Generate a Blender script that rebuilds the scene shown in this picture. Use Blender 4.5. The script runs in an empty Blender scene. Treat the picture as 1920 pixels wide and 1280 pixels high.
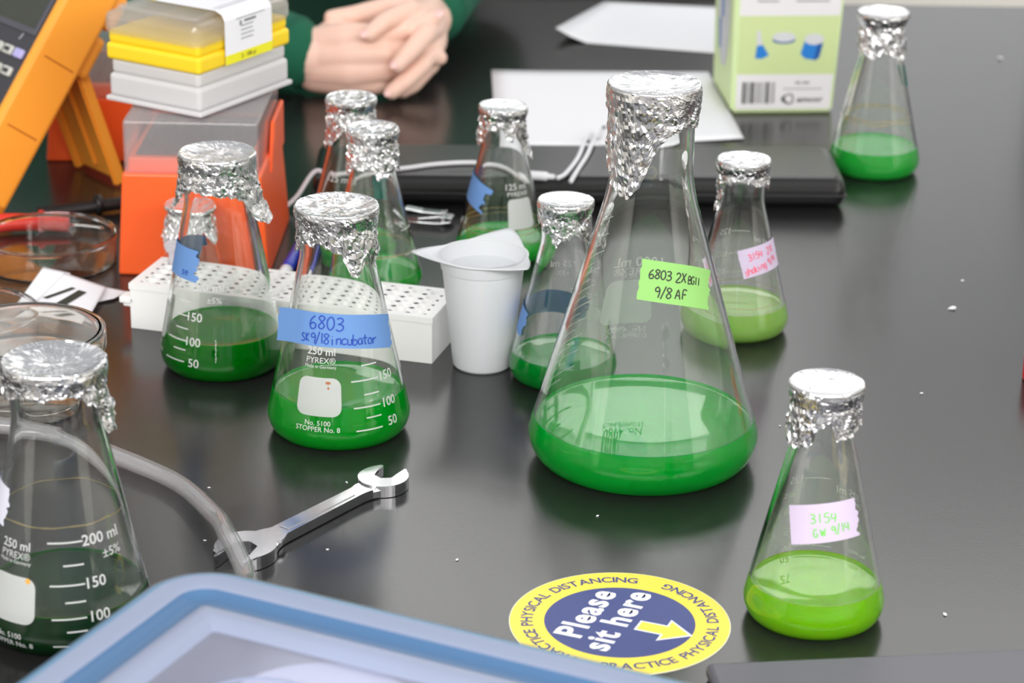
import bpy, bmesh, math, random
from mathutils import Vector, Matrix, noise
from math import sin, cos, pi, radians as R

# ------------------------------------------------------------------ camera, world, light, exposure
scene = bpy.context.scene
C = scene.collection
CAM_H, PITCH, ROLL, FPX = 0.598163, 0.3700623, 0.0141141, 4821.39
cd = bpy.data.cameras.new('camera'); cam = bpy.data.objects.new('camera', cd); C.objects.link(cam)
scene.camera = cam
_f = Vector((0, cos(PITCH), -sin(PITCH))); _u0 = Vector((0, sin(PITCH), cos(PITCH))); _r0 = Vector((1, 0, 0))
_r = _r0*cos(ROLL) + _u0*sin(ROLL); _u = -_r0*sin(ROLL) + _u0*cos(ROLL)
cam.matrix_world = Matrix(((_r.x, _u.x, -_f.x, 0), (_r.y, _u.y, -_f.y, 0), (_r.z, _u.z, -_f.z, CAM_H), (0, 0, 0, 1)))
cd.sensor_width = 36; cd.lens = FPX/1920*36; cd.clip_start = 0.05; cd.clip_end = 50
cd.dof.use_dof = True; cd.dof.focus_distance = 1.42; cd.dof.aperture_fstop = 11.5

world = bpy.data.worlds.new('world'); scene.world = world; world.use_nodes = True
world.node_tree.nodes['Background'].inputs[0].default_value = (0.95, 0.97, 1.0, 1)
world.node_tree.nodes['Background'].inputs[1].default_value = 0.44
vs = scene.view_settings
vs.view_transform = 'Standard'; vs.look = 'None'; vs.gamma = 1; vs.use_curve_mapping = False; vs.exposure = 0.35
scene.cycles.max_bounces = 20; scene.cycles.transmission_bounces = 18; scene.cycles.glossy_bounces = 8
scene.cycles.diffuse_bounces = 4; scene.cycles.transparent_max_bounces = 24
scene.cycles.use_denoising = True; scene.cycles.sample_clamp_indirect = 6

def panel(x, y, w=1.2, d=0.6, p=8, z=1.86):
    l = bpy.data.lights.new('ceiling_or_fill_lamp', 'AREA'); l.shape = 'RECTANGLE'; l.size = w; l.size_y = d; l.energy = p
    l.color = (1, 0.985, 0.96)
    o = bpy.data.objects.new('ceiling_or_fill_lamp', l); C.objects.link(o); o.location = (x, y, z)
for px in (-1.6, 1.1, 3.0):
    panel(px, 2.4, p=2.5)
panel(0.4, -1.8, 7.0, 2.0, 380)      # added fill lamp over the near side, brightens camera-facing sides
panel(2.05, 4.50, 4.9, 0.9, 40)       # lamp row towards the far wall
panel(-0.45, 5.35, 0.7, 0.8, 4)  # added panel, sized to lighten the bench reflection left of centre
panel(0.35, 5.60, 0.7, 0.7, 3.6)  # added panel, its reflection pales the large flask's liquid surface

# ------------------------------------------------------------------ helpers
def tag(o, label=None, cat=None, group=None, kind=None):
    if label: o['label'] = label
    if cat: o['category'] = cat
    if group: o['group'] = group
    if kind: o['kind'] = kind
    return o
def empty(name, loc=(0, 0, 0), rz=0.0, label=None, cat=None, group=None):
    o = bpy.data.objects.new(name, None); C.objects.link(o); o.location = loc; o.rotation_euler = (0, 0, rz)
    o.empty_display_size = 0.02
    return tag(o, label, cat, group)
def obj(name, verts, faces, m, parent=None, smooth=False, mats=None, mi=None):
    me = bpy.data.meshes.new(name); me.from_pydata([tuple(v) for v in verts], [], faces); me.update()
    for mm in (mats or [m]): me.materials.append(mm)
    if mi:
        for p, i in zip(me.polygons, mi): p.material_index = i
    if smooth:
        for p in me.polygons: p.use_smooth = True
    o = bpy.data.objects.new(name, me); C.objects.link(o)
    if parent: o.parent = parent
    return o
def bmo(name, bm, m, parent=None, smooth=False, mats=None):
    bmesh.ops.recalc_face_normals(bm, faces=bm.faces)
    if not any(e.is_boundary for e in bm.edges) and bm.calc_volume(signed=True) < 0: bmesh.ops.reverse_faces(bm, faces=bm.faces)
    if smooth:
        for e in bm.edges:
            if len(e.link_faces) == 2 and e.calc_face_angle(0) > .55: e.smooth = False
    me = bpy.data.meshes.new(name); bm.to_mesh(me); bm.free()
    for mm in (mats or [m]): me.materials.append(mm)
    if smooth:
        for p in me.polygons: p.use_smooth = True
    o = bpy.data.objects.new(name, me); C.objects.link(o)
    if parent: o.parent = parent
    return o
def rbox(bm, x0, x1, y0, y1, z0, z1, bev=0.0, seg=2, taper=0.0, mi=0):
    vs_ = []
    for z, t in ((z0, 0), (z1, taper)):
        for x, y in ((x0+t, y0+t), (x1-t, y0+t), (x1-t, y1-t), (x0+t, y1-t)):
            vs_.append(bm.verts.new((x, y, z)))
    F = [(0, 3, 2, 1), (4, 5, 6, 7), (0, 1, 5, 4), (1, 2, 6, 5), (2, 3, 7, 6), (3, 0, 4, 7)]
    fs = [bm.faces.new([vs_[i] for i in f]) for f in F]
    for f in fs: f.material_index = mi
    if bev > 0:
        es = list({e for f in fs for e in f.edges})
        bmesh.ops.bevel(bm, geom=es, offset=bev, segments=seg, affect='EDGES', profile=0.5, clamp_overlap=True)
def boxo(name, dims, m, parent=None, bev=0.0, seg=2, taper=0.0, smooth=False):
    bm = bmesh.new(); rbox(bm, *dims, bev=bev, seg=seg, taper=taper)
    return bmo(name, bm, m, parent, smooth)
def lathe(prof, n=96, closed=False):
    """prof: list of (r, z). Returns verts, faces."""
    V, F = [], []; k = len(prof)
    for r, z in prof:
        for i in range(n):
            a = 2*pi*i/n; V.append((r*cos(a), r*sin(a), z))
    for j in range(k if closed else k-1):
        for i in range(n):
            a, b = j*n+i, j*n+(i+1) % n; c, d = ((j+1) % k)*n+(i+1) % n, ((j+1) % k)*n+i
            F.append((a, b, c, d))
    return V, F
def lathe_obj(name, prof, m, parent=None, n=96, closed=False, caps=True):
    bm = bmesh.new(); V, F = lathe(prof, n, closed)
    bv = [bm.verts.new(v) for v in V]
    for f in F: bm.faces.new([bv[i] for i in f])
    bmesh.ops.remove_doubles(bm, verts=bm.verts, dist=1e-6)
    bmesh.ops.dissolve_degenerate(bm, edges=bm.edges, dist=1e-7)
    bmesh.ops.recalc_face_normals(bm, faces=bm.faces)
    return bmo(name, bm, m, parent, True)
def spline(pts, sub=8):
    out = []; n = len(pts)
    for i in range(n-1):
        p0, p1, p2, p3 = (Vector(pts[max(i-1, 0)]), Vector(pts[i]), Vector(pts[i+1]), Vector(pts[min(i+2, n-1)]))
        for s in range(sub):
            t = s/sub
            out.append(0.5*((2*p1) + (p2-p0)*t + (2*p0-5*p1+4*p2-p3)*t*t + (3*p1-p0-3*p2+p3)*t*t*t))
    out.append(Vector(pts[-1])); return out
def tube_geo(path, rad, n=14, cap=True):
    V, F = [], []; k = len(path); up = Vector((0, 0, 1))
    for i, p in enumerate(path):
        t = (path[min(i+1, k-1)] - path[max(i-1, 0)]).normalized()
        s = t.cross(up); s = s.normalized() if s.length > 1e-5 else Vector((1, 0, 0))
        w = s.cross(t)
        r = rad[i] if isinstance(rad, (list, tuple)) else rad
        for j in range(n):
            a = 2*pi*j/n; V.append(p + s*cos(a)*r + w*sin(a)*r)
    for i in range(k-1):
        for j in range(n):
            F.append((i*n+j, i*n+(j+1) % n, (i+1)*n+(j+1) % n, (i+1)*n+j))
    if cap: F.append(tuple(reversed(range(n)))); F.append(tuple(range((k-1)*n, k*n)))
    return V, F
def tube_obj(name, pts, rad, m, parent=None, n=14, sub=8):
    path = spline(pts, sub) if sub > 1 else [Vector(p) for p in pts]
    V, F = tube_geo(path, rad, n); return obj(name, V, F, m, parent, True)
def merge(*geos):
    V, F = [], []
    for v, f in geos:
        k = len(V); V += list(v); F += [tuple(i+k for i in q) for q in f]
    return V, F

# ------------------------------------------------------------------ materials
def lin(r, g, b): return tuple((c/255/12.92 if c/255 <= .04045 else ((c/255+.055)/1.055)**2.4) for c in (r, g, b)) + (1,)
def pbr(name, col, rough=0.5, metal=0.0, **kw):
    m = bpy.data.materials.new(name); m.use_nodes = True; b = m.node_tree.nodes['Principled BSDF']
    b.inputs['Base Color'].default_value = col; b.inputs['Roughness'].default_value = rough; b.inputs['Metallic'].default_value = metal
    for k, v in kw.items():
        b.inputs[k.replace('_', ' ')].default_value = v
    return m
def bump(m, scale=200, strength=0.1, dist=0.001, kind='noise', detail=3):
    nt = m.node_tree; b = nt.nodes['Principled BSDF']
    tc = nt.nodes.new('ShaderNodeTexCoord')
    t = nt.nodes.new('ShaderNodeTexNoise' if kind == 'noise' else 'ShaderNodeTexVoronoi'); t.inputs['Scale'].default_value = scale
    if kind == 'noise': t.inputs['Detail'].default_value = detail
    bp = nt.nodes.new('ShaderNodeBump'); bp.inputs['Strength'].default_value = strength; bp.inputs['Distance'].default_value = dist
    nt.links.new(tc.outputs['Object'], t.inputs['Vector']); nt.links.new(t.outputs[0], bp.inputs['Height']); nt.links.new(bp.outputs[0], b.inputs['Normal'])
    return m
def glass(name, col=(1, 1, 1, 1), ior=1.47, rough=0.0):
    m = bpy.data.materials.new(name); m.use_nodes = True; nt = m.node_tree; nt.nodes.remove(nt.nodes['Principled BSDF'])
    g = nt.nodes.new('ShaderNodeBsdfGlass'); g.inputs['Color'].default_value = col; g.inputs['IOR'].default_value = ior; g.inputs['Roughness'].default_value = rough
    nt.links.new(g.outputs[0], nt.nodes['Material Output'].inputs[0]); return m
def milky(name, col, clear=0.35, trans=0.5, rough=0.25, gloss=0.06):
    """thin translucent plastic: diffuse + translucent + see-through + gloss"""
    m = bpy.data.materials.new(name); m.use_nodes = True; nt = m.node_tree; nt.nodes.remove(nt.nodes['Principled BSDF'])
    N = nt.nodes.new; L = nt.links.new
    d = N('ShaderNodeBsdfDiffuse'); d.inputs[0].default_value = col
    t = N('ShaderNodeBsdfTranslucent'); t.inputs[0].default_value = col
    a = N('ShaderNodeMixShader'); a.inputs[0].default_value = trans; L(d.outputs[0], a.inputs[1]); L(t.outputs[0], a.inputs[2])
    tr = N('ShaderNodeBsdfTransparent'); tr.inputs[0].default_value = tuple(0.5+0.5*c for c in col[:3]) + (1,)
    b = N('ShaderNodeMixShader'); b.inputs[0].default_value = clear; L(a.outputs[0], b.inputs[1]); L(tr.outputs[0], b.inputs[2])
    g = N('ShaderNodeBsdfGlossy'); g.inputs['Roughness'].default_value = rough
    lw = N('ShaderNodeFresnel'); ge = N('ShaderNodeNewGeometry'); io = N('ShaderNodeMath'); io.operation = 'MULTIPLY_ADD'   # same reflectance on both sides of a thin wall
    L(ge.outputs['Backfacing'], io.inputs[0]); io.inputs[1].default_value = 1/1.45-1.45; io.inputs[2].default_value = 1.45; L(io.outputs[0], lw.inputs[0])
    c = N('ShaderNodeMixShader'); L(lw.outputs[0], c.inputs[0]); L(b.outputs[0], c.inputs[1]); L(g.outputs[0], c.inputs[2])
    L(c.outputs[0], nt.nodes['Material Output'].inputs[0]); return m
def culture(name, col, clear=0.3):
    m = pbr(name, col, 0.03, 0, IOR=1.33)
    b = m.node_tree.nodes['Principled BSDF']
    b.inputs['Transmission Weight'].default_value = clear
    b.inputs['Subsurface Weight'].default_value = 0.55
    b.inputs['Subsurface Radius'].default_value = (0.25, 1.0, 0.35)
    b.inputs['Subsurface Scale'].default_value = 0.012
    return m

M = {}
M['glass'] = glass('borosilicate_glass', (0.985, 0.99, 0.985, 1))
M['polystyrene'] = glass('clear_polystyrene', (0.97, 0.965, 0.955, 1), 1.5)
M['foil'] = bump(pbr('aluminium_foil', (0.74, 0.74, 0.75, 1), 0.26, 1.0), 240, 0.15, 0.0006)
M['print'] = milky('white_enamel', (.93, .94, .93, 1), 0.0, 0.5, 0.4)
M['patch'] = milky('white_enamel_patch', (.80, .82, .80, 1), 0.0, 0.5, 0.5)
M['chrome'] = bump(pbr('chrome_plate', (0.52, 0.52, 0.54, 1), 0.16, 1.0), 60, 0.1, 0.001)
M['bluetape'] = pbr('blue_tape', lin(100, 141, 198), 0.75)
M['greentape'] = pbr('green_label', lin(143, 199, 110), 0.75)
M['lavtape'] = pbr('lavender_label', lin(200, 186, 210), 0.75)
M['tealtape'] = pbr('teal_tape', lin(20, 160, 150), 0.7)
M['whitetape'] = pbr('pale_label', lin(214, 214, 228), 0.75)
M['inkblue'] = pbr('blue_ink', lin(30, 70, 170), 0.6)
M['inkblack'] = pbr('black_ink', lin(45, 50, 40), 0.6)
M['inkred'] = pbr('pink_ink', lin(236, 92, 120), 0.6)
M['inkgreen'] = pbr('green_ink', lin(120, 205, 90), 0.6)
M['residue'] = milky('tan_residue', lin(215, 195, 130), 0.45, 0.3, 0.5)
M['paper'] = pbr('white_paper', lin(238, 238, 242), 0.9)
M['black'] = pbr('black_plastic', lin(20, 20, 21), 0.45)
M['blackcase'] = bump(pbr('black_case', lin(24, 24, 25), 0.3), 900, 0.08, 0.0005)
M['orange'] = pbr('orange_plastic', lin(252, 98, 38), 0.42)
M['orange']. node_tree.nodes['Principled BSDF'].inputs['Subsurface Weight'].default_value = 0.0
M['amber'] = bump(pbr('amber_rubber', lin(255, 168, 56), 0.5), 500, 0.05, 0.0005)
M['yellow'] = pbr('yellow_plastic', lin(250, 214, 40), 0.4)
M['clearlid'] = milky('clear_lid', (0.93, 0.92, 0.93, 1), 0.80, 0.55, 0.15)
M['tubing'] = milky('clear_vinyl', (.90, .89, .90, 1), 0.82, 0.4, 0.06)
M['whitepp'] = milky('white_polypropylene', (0.86, 0.85, 0.86, 1), 0.05, 0.3, 0.3)
M['rackpp'] = pbr('white_rack', lin(250, 250, 248), 0.45)
M['cuppp'] = pbr('natural_polypropylene', lin(248, 250, 253), 0.4, 0, Transmission_Weight=0.30, IOR=1.2)
M['greypeg'] = pbr('grey_grid', lin(70, 68, 76), 0.6)

# ------------------------------------------------------------------ text, strokes and decals
CAP = 0.70
def text2d(body, h, bold=0.0, align='CENTER', sx=1.0, shear=0.0, track=1.0):
    cu = bpy.data.curves.new('glyphs', 'FONT'); cu.body = body; cu.size = 1; cu.align_x = 'LEFT'; cu.offset = bold; cu.resolution_u = 3; cu.shear = shear; cu.space_character = track
    o = bpy.data.objects.new('glyphs', cu); me = o.to_mesh()
    V = [Vector((v.co.x, v.co.y)) for v in me.vertices]; F = [tuple(p.vertices) for p in me.polygons]
    o.to_mesh_clear(); bpy.data.objects.remove(o); bpy.data.curves.remove(cu)
    k = h/CAP
    if not V: return [], []
    x0 = min(v.x for v in V); x1 = max(v.x for v in V); w = (x1-x0)*k*sx
    dx = {'CENTER': -w/2, 'LEFT': 0, 'RIGHT': -w}[align]
    return [((v.x-x0)*k*sx+dx, v.y*k-h/2) for v in V], F
_g = text2d('H', 1.0)[0]; CAP = max(v[1] for v in _g)-min(v[1] for v in _g)+0.0; CAP *= 0.70   # true cap height of the default font
S = {  # handwriting strokes on a 0.6 x 1 box
 'e': [[(.08, .32), (.5, .36), (.4, .58), (.15, .52), (.08, .2), (.3, 0), (.5, .1)]],
 '0': [[(.3, 1), (.08, .8), (.03, .5), (.1, .15), (.3, 0), (.5, .2), (.56, .5), (.48, .85), (.3, 1)]],
 '1': [[(.3, 1), (.3, 0)]],
 '2': [[(.05, .8), (.25, 1), (.5, .85), (.48, .6), (.05, 0), (.6, .03)]],
 '3': [[(.05, .92), (.35, 1), (.52, .8), (.3, .55), (.15, .53), (.5, .45), (.55, .2), (.3, 0), (.02, .1)]],
 '4': [[(.1, 1), (.05, .45), (.6, .5)], [(.5, .95), (.42, 0)]],
 '5': [[(.55, 1), (.12, .97), (.08, .58), (.4, .6), (.55, .3), (.35, 0), (.02, .08)]],
 '6': [[(.45, 1), (.15, .7), (.05, .3), (.2, 0), (.48, .08), (.52, .35), (.3, .48), (.08, .3)]],
 '8': [[(.5, .9), (.25, 1), (.08, .8), (.3, .55), (.52, .25), (.3, 0), (.06, .2), (.3, .52), (.52, .78), (.5, .9)]],
 '9': [[(.5, .75), (.3, 1), (.08, .8), (.15, .58), (.4, .6), (.5, .8), (.48, .4), (.4, 0)]],
 '/': [[(.1, -.15), (.5, 1.1)]],
 'S': [[(.5, .9), (.25, 1), (.08, .75), (.35, .5), (.5, .22), (.25, 0), (.03, .12)]],
 'K': [[(.08, 1), (.08, 0)], [(.5, 1), (.1, .45), (.52, 0)]],
 'X': [[(.05, 1), (.55, 0)], [(.55, 1), (.02, 0)]],
 'B': [[(.08, 0), (.08, 1), (.4, .95), (.42, .65), (.1, .52), (.5, .45), (.5, .1), (.08, 0)]],
 'G': [[(.5, .85), (.25, 1), (.04, .6), (.12, .1), (.4, 0), (.52, .4), (.3, .42)]],
 'A': [[(.02, 0), (.3, 1), (.58, 0)], [(.12, .38), (.5, .38)]],
 'F': [[(.08, 0), (.1, 1), (.55, .97)], [(.1, .52), (.48, .52)]],
 'W': [[(.0, .9), (.15, 0), (.3, .7), (.45, 0), (.62, .95)]],
 'i': [[(.2, .6), (.2, 0)], [(.2, .82), (.2, .88)]],
 'n': [[(.08, .6), (.08, 0)], [(.08, .4), (.3, .6), (.48, .5), (.48, 0)]],
 'c': [[(.5, .5), (.3, .6), (.08, .4), (.1, .1), (.3, 0), (.52, .1)]],
 'u': [[(.08, .6), (.1, .1), (.3, 0), (.48, .15), (.48, .6), (.5, 0)]],
 'b': [[(.08, 1), (.08, 0), (.4, .02), (.5, .3), (.3, .5), (.08, .35)]],
 'a': [[(.48, .5), (.25, .6), (.06, .35), (.15, .03), (.4, .1), (.48, .5), (.52, 0)]],
 't': [[(.25, .95), (.25, .1), (.42, .02)], [(.02, .62), (.5, .62)]],
 'o': [[(.3, .6), (.08, .4), (.12, .05), (.38, .02), (.5, .35), (.3, .6)]],
 'r': [[(.1, .6), (.1, 0)], [(.1, .35), (.3, .58), (.5, .58)]],
 's': [[(.45, .52), (.25, .6), (.12, .45), (.4, .2), (.25, 0), (.05, .06)]],
 'h': [[(.08, 1), (.08, 0)], [(.08, .4), (.3, .6), (.46, .45), (.48, 0)]],
 'k': [[(.08, 1), (.08, 0)], [(.45, .6), (.1, .28), (.5, 0)]],
 'g': [[(.46, .5), (.25, .6), (.06, .35), (.2, .05), (.44, .15), (.48, .55), (.44, -.3), (.1, -.3)]],
 ' ': []}
def ribbon(pts, w):
    P = [Vector(p) for p in pts]
    if len(P) > 2:
        P = [Vector(p[:2]) for p in spline([(p.x, p.y, 0) for p in P], 4)]
    V, F = [], []
    for i, p in enumerate(P):
        t = (P[min(i+1, len(P)-1)] - P[max(i-1, 0)]); t = t.normalized() if t.length > 1e-9 else Vector((1, 0)); nrm = Vector((-t.y, t.x))*w/2
        V += [tuple(p+nrm), tuple(p-nrm)]
        if i: F.append((2*i-2, 2*i-1, 2*i+1, 2*i))
    return V, F
def hand(body, h, w, pitch=0.78, align='CENTER', x0=0.0, y0=0.0, rot=0.0, jig=0.04, seed=1):
    rnd = random.Random(seed); out = ([], []); tot = len(body)*pitch*h
    dx = -tot/2 if align == 'CENTER' else 0
    for i, ch in enumerate(body):
        oy = rnd.uniform(-jig, jig)*h
        for st in S.get(ch, []):
            pts = [((dx + i*pitch*h + p[0]*h), (p[1]-.5)*h+oy) for p in st]
            pts = [(x0+a*cos(rot)-b*sin(rot), y0+a*sin(rot)+b*cos(rot)) for a, b in pts]
            out = merge(out, ribbon(pts, w))
    return out
def bar2d(x0, y0, x1, y1, w, n=6):
    P = [(x0+(x1-x0)*i/n, y0+(y1-y0)*i/n) for i in range(n+1)]
    V, F = [], []
    t = Vector((x1-x0, y1-y0)).normalized(); nr = Vector((-t.y, t.x))*w/2
    for i, p in enumerate(P):
        V += [(p[0]+nr.x, p[1]+nr.y), (p[0]-nr.x, p[1]-nr.y)]
        if i: F.append((2*i-2, 2*i-1, 2*i+1, 2*i))
    return V, F
def grid2d(x0, x1, y0, y1, nx, ny, edge=None):
    V, F = [], []
    for j in range(ny+1):
        for i in range(nx+1):
            x = x0+(x1-x0)*i/nx; y = y0+(y1-y0)*j/ny
            if edge: x, y = edge(x, y, i/nx, j/ny)
            V.append((x, y))
    for j in range(ny):
        for i in range(nx):
            a = j*(nx+1)+i; F.append((a, a+1, a+nx+2, a+nx+1))
    return V, F
def rrect(x0, x1, y0, y1, r, ny=16, nx=12):
    V, F = [], []; h = y1-y0
    for j in range(ny+1):
        # cosine spacing keeps the rounded corners round
        t = 0.5-0.5*cos(pi*j/ny); y = y0+h*t
        d = min(y-y0, y1-y); ins = 0 if d >= r else r-math.sqrt(max(0, r*r-(r-d)**2))
        for i in range(nx+1): V.append((x0+ins+(x1-x0-2*ins)*i/nx, y))
    for j in range(ny):
        for i in range(nx):
            a = j*(nx+1)+i; F.append((a, a+1, a+nx+2, a+nx+1))
    return V, F
def disc2d(cx, cy, rx, ry, n=32):
    return [(cx+rx*cos(2*pi*i/n), cy+ry*sin(2*pi*i/n)) for i in range(n)], [tuple(range(n))]
def place(geo, fn): return [fn(*v) for v in geo[0]], geo[1]
def rotg(geo, a, dx=0, dy=0): return [(dx+x*cos(a)-y*sin(a), dy+x*sin(a)+y*cos(a)) for x, y in geo[0]], geo[1]

# ------------------------------------------------------------------ the setting
def struct(name, dims, m, bev=0.0): return tag(boxo(name, dims, m, bev=bev), kind='structure')
M['wall'] = pbr('painted_wall', lin(236, 233, 226), 0.9)
M['floor'] = pbr('vinyl_floor', lin(150, 146, 140), 0.5)
M['dark'] = pbr('dark_laminate', lin(46, 44, 44), 0.6)
struct('floor', (-4, 4.5, -2.5, 6.2, -1.0, -0.92), M['floor'])
struct('wall_back', (-4, 4.5, 6.0, 6.1, -0.92, 0.35), M['wall'])
M['daylight'] = pbr('window_daylight', (.9, .92, .95, 1), .3)
M['daylight'].node_tree.nodes['Principled BSDF'].inputs['Emission Color'].default_value = (0.97, 0.985, 1, 1)
M['daylight'].node_tree.nodes['Principled BSDF'].inputs['Emission Strength'].default_value = 0.2
for i, (a, b) in enumerate(((-3.9, -1.2), (-1.1, 1.6), (1.7, 4.4))): struct('window_%d' % (i+1), (a, b, 6.02, 6.06, 0.35, 2.3), M['daylight'])  # unseen glowing panes, added to lighten the reflection in the bench top
for i, a in enumerate((-1.2, 1.6)): struct('trim_%d' % (i+2), (a, a+.1, 6.0, 6.1, 0.35, 2.3), M['wall'])
struct('wall_front', (-4, 4.5, -2.6, -2.5, -0.92, 1.9), pbr('veil_cutting_grey', lin(128, 126, 124), .9))  # unseen near wall, added in mid grey to cut the veil on glass
struct('wall_left', (-4.0, -3.9, -2.5, 6.0, -0.92, 1.9), M['wall'])
struct('wall_right', (4.4, 4.5, -2.5, 6.0, -0.92, 1.9), M['wall'])
struct('trim_1', (-3.9, 0.5, 5.6, 6.0, -0.92, 1.15), M['dark'], 0.01)  # unseen dark cabinet row, added to darken the far bench reflection
M['bench'] = bump(pbr('black_epoxy_resin', (0.015, 0.0145, 0.0145, 1), 0.21), 700, 0.05, 0.0004)
bench = boxo('lab_bench', (-1.3, 1.5, 0.72, 2.47, -0.032, 0), M['bench'], bev=0.004)
tag(bench, 'black resin lab bench top that carries all the flasks', 'bench')

# ------------------------------------------------------------------ Erlenmeyer flasks
class Flask:
    def __init__(s, x, y, H, Rm, zR, zc, rc, zn, rn, rr, wall=0.0017):
        s.x, s.y = x/1000, y/1000
        s.H, s.R, s.zR, s.zc, s.rc, s.zn, s.rn, s.rr = [q/1000 for q in (H, Rm, zR, zc, rc, zn, rn, rr)]
        s.w = wall; s.slope = (s.R-s.rc)/(s.zc-s.zR)
    def r(s, z):
        if z <= 0: return .8*s.R
        if z < s.zR: return .8*s.R+.2*s.R*sin(math.acos(max(-1, min(1, 1-z/s.zR))))
        if z < s.zc: return s.R-s.slope*(z-s.zR)
        if z < s.zn:
            t = (z-s.zc)/(s.zn-s.zc); m = -s.slope*(s.zn-s.zc)
            return (2*t**3-3*t*t+1)*s.rc+(t**3-2*t*t+t)*m+(-2*t**3+3*t*t)*s.rn
        return s.rn
    def outer(s):
        P = [(0, 0.0008), (.6*s.R, 0.0005), (.74*s.R, 0.0003)]
        for i in range(1, 9): a = i/8*pi/2; P.append((.8*s.R+.2*s.R*sin(a), s.zR*(1-cos(a))))
        for i in range(1, 13): z = s.zR+(s.zc-s.zR)*i/12; P.append((s.r(z), z))
        for i in range(1, 9): z = s.zc+(s.zn-s.zc)*i/8; P.append((s.r(z), z))
        P += [(s.rn, s.H*.93), (s.rn+.3*(s.rr-s.rn), s.H*.955), (s.rr-.0006, s.H*.975), (s.rr, s.H*.985), (s.rr-.0004, s.H-.0006), (s.rr-.0014, s.H)]
        return P
    def inner(s):
        w = s.w; P = [(s.rr-.0024, s.H), (s.rr-.0032, s.H-.0008), (s.rn-w+.2*(s.rr-s.rn), s.H*.955), (s.rn-w, s.H*.93)]
        for i in range(8, -1, -1): z = s.zc+(s.zn-s.zc)*i/8; P.append((s.r(z)-w, z))
        for i in range(11, 0, -1): z = s.zR+(s.zc-s.zR)*i/12; P.append((s.r(z)-w, z))
        b = 0.0022
        for i in range(8, -1, -1): a = i/8*pi/2; P.append((.8*s.R+(.2*s.R-w)*sin(a), b+(s.zR-b)*(1-cos(a))))
        P += [(.6*s.R, b), (0, b+.0006)]
        return P
    def body(s, parent): return lathe_obj('glass_body', s.outer()+s.inner(), M['glass'], parent, 112)
    def rin(s, z):
        b = 0.0022
        if z < s.zR: return .8*s.R+(.2*s.R-s.w)*sin(math.acos(max(-1, min(1, 1-(z-b)/(s.zR-b)))))
        return s.r(z)-s.w
    def liquid(s, lev, m, parent):
        e = 0.0003; b = 0.0022-e
        P = [(0, b+.0006), (.6*s.R, b)]
        top = lev
        zs = [0.0022+(s.zR-.0022)*(1-cos(i/8*pi/2)) for i in range(0, 9)] + [s.zR+(top-s.zR)*i/4 for i in range(1, 5)]
        zs = [z for z in zs if z < top-1e-5]+[top]
        for z in zs: P.append((s.rin(z)+e, z-(e if z < .004 else 0)))
        rt = s.rin(top)
        P += [(rt-.0004, top-.0006), (rt-.0012, top-.0010), (rt-.003, top-.0012), (rt*.5, top-.0012), (0, top-.0012)]
        return lathe_obj('culture_liquid', P, m, parent, 112)
    def on(s, th, z, off=0.00025):
        """printed along the flask: u follows the circle, v climbs the wall"""
        th = R(th); z = z/1000
        def fn(u, v):
            zz = z+v*0.977; r = s.r(zz)+off; a = th+u/(s.r(z)+off)
            return Vector((r*cos(a), r*sin(a), zz))
        return fn
    def wrap(s, th, z, rot=0.0, off=0.0006, lo=None, hi=None):
        """a straight strip of tape wrapped on the cone (developed); lo / hi: angle where it leaves the glass"""
        z = z/1000; th = R(th); be = math.atan(s.slope); r0 = s.r(z)+off; S0 = r0/sin(be)
        def base(u, v):
            x, y = u*cos(rot)-v*sin(rot), u*sin(rot)+v*cos(rot)
            rho = math.hypot(x, S0-y); ph = math.atan2(x, S0-y)
            a = th+ph/sin(be); zz = z+(S0-rho)*cos(be)
            return a, zz
        def fn(u, v):
            a, zz = base(u, v); r = s.r(zz)+off; ac = a
            if lo is not None and a < R(lo): ac = R(lo)
            if hi is not None and a > R(hi): ac = R(hi)
            e = (a-ac)*r
            return Vector((r*cos(ac)-sin(ac)*e, r*sin(ac)+cos(ac)*e, zz))
        return fn
    def ring(s, z, w, m, parent, wob=0.0006, seed=0, arc=(0, 360)):
        z /= 1000; V, F = [], []; n = 120; k = 0
        for i in range(n+1):
            a = R(arc[0]+(arc[1]-arc[0])*i/n); dz = wob*noise.noise(Vector((cos(a)*2, sin(a)*2, seed)))*2
            ww = w*(.6+.8*abs(noise.noise(Vector((cos(a)*4, sin(a)*4, seed+5)))))
            for q in (-.5, .5):
                zz = z+dz+q*ww; r = s.r(zz)-s.w-.0002; V.append((r*cos(a), r*sin(a), zz))
            if i: F.append((2*i-2, 2*i, 2*i+1, 2*i-1))
        return obj('residue_ring', V, F, m, parent, True)

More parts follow.
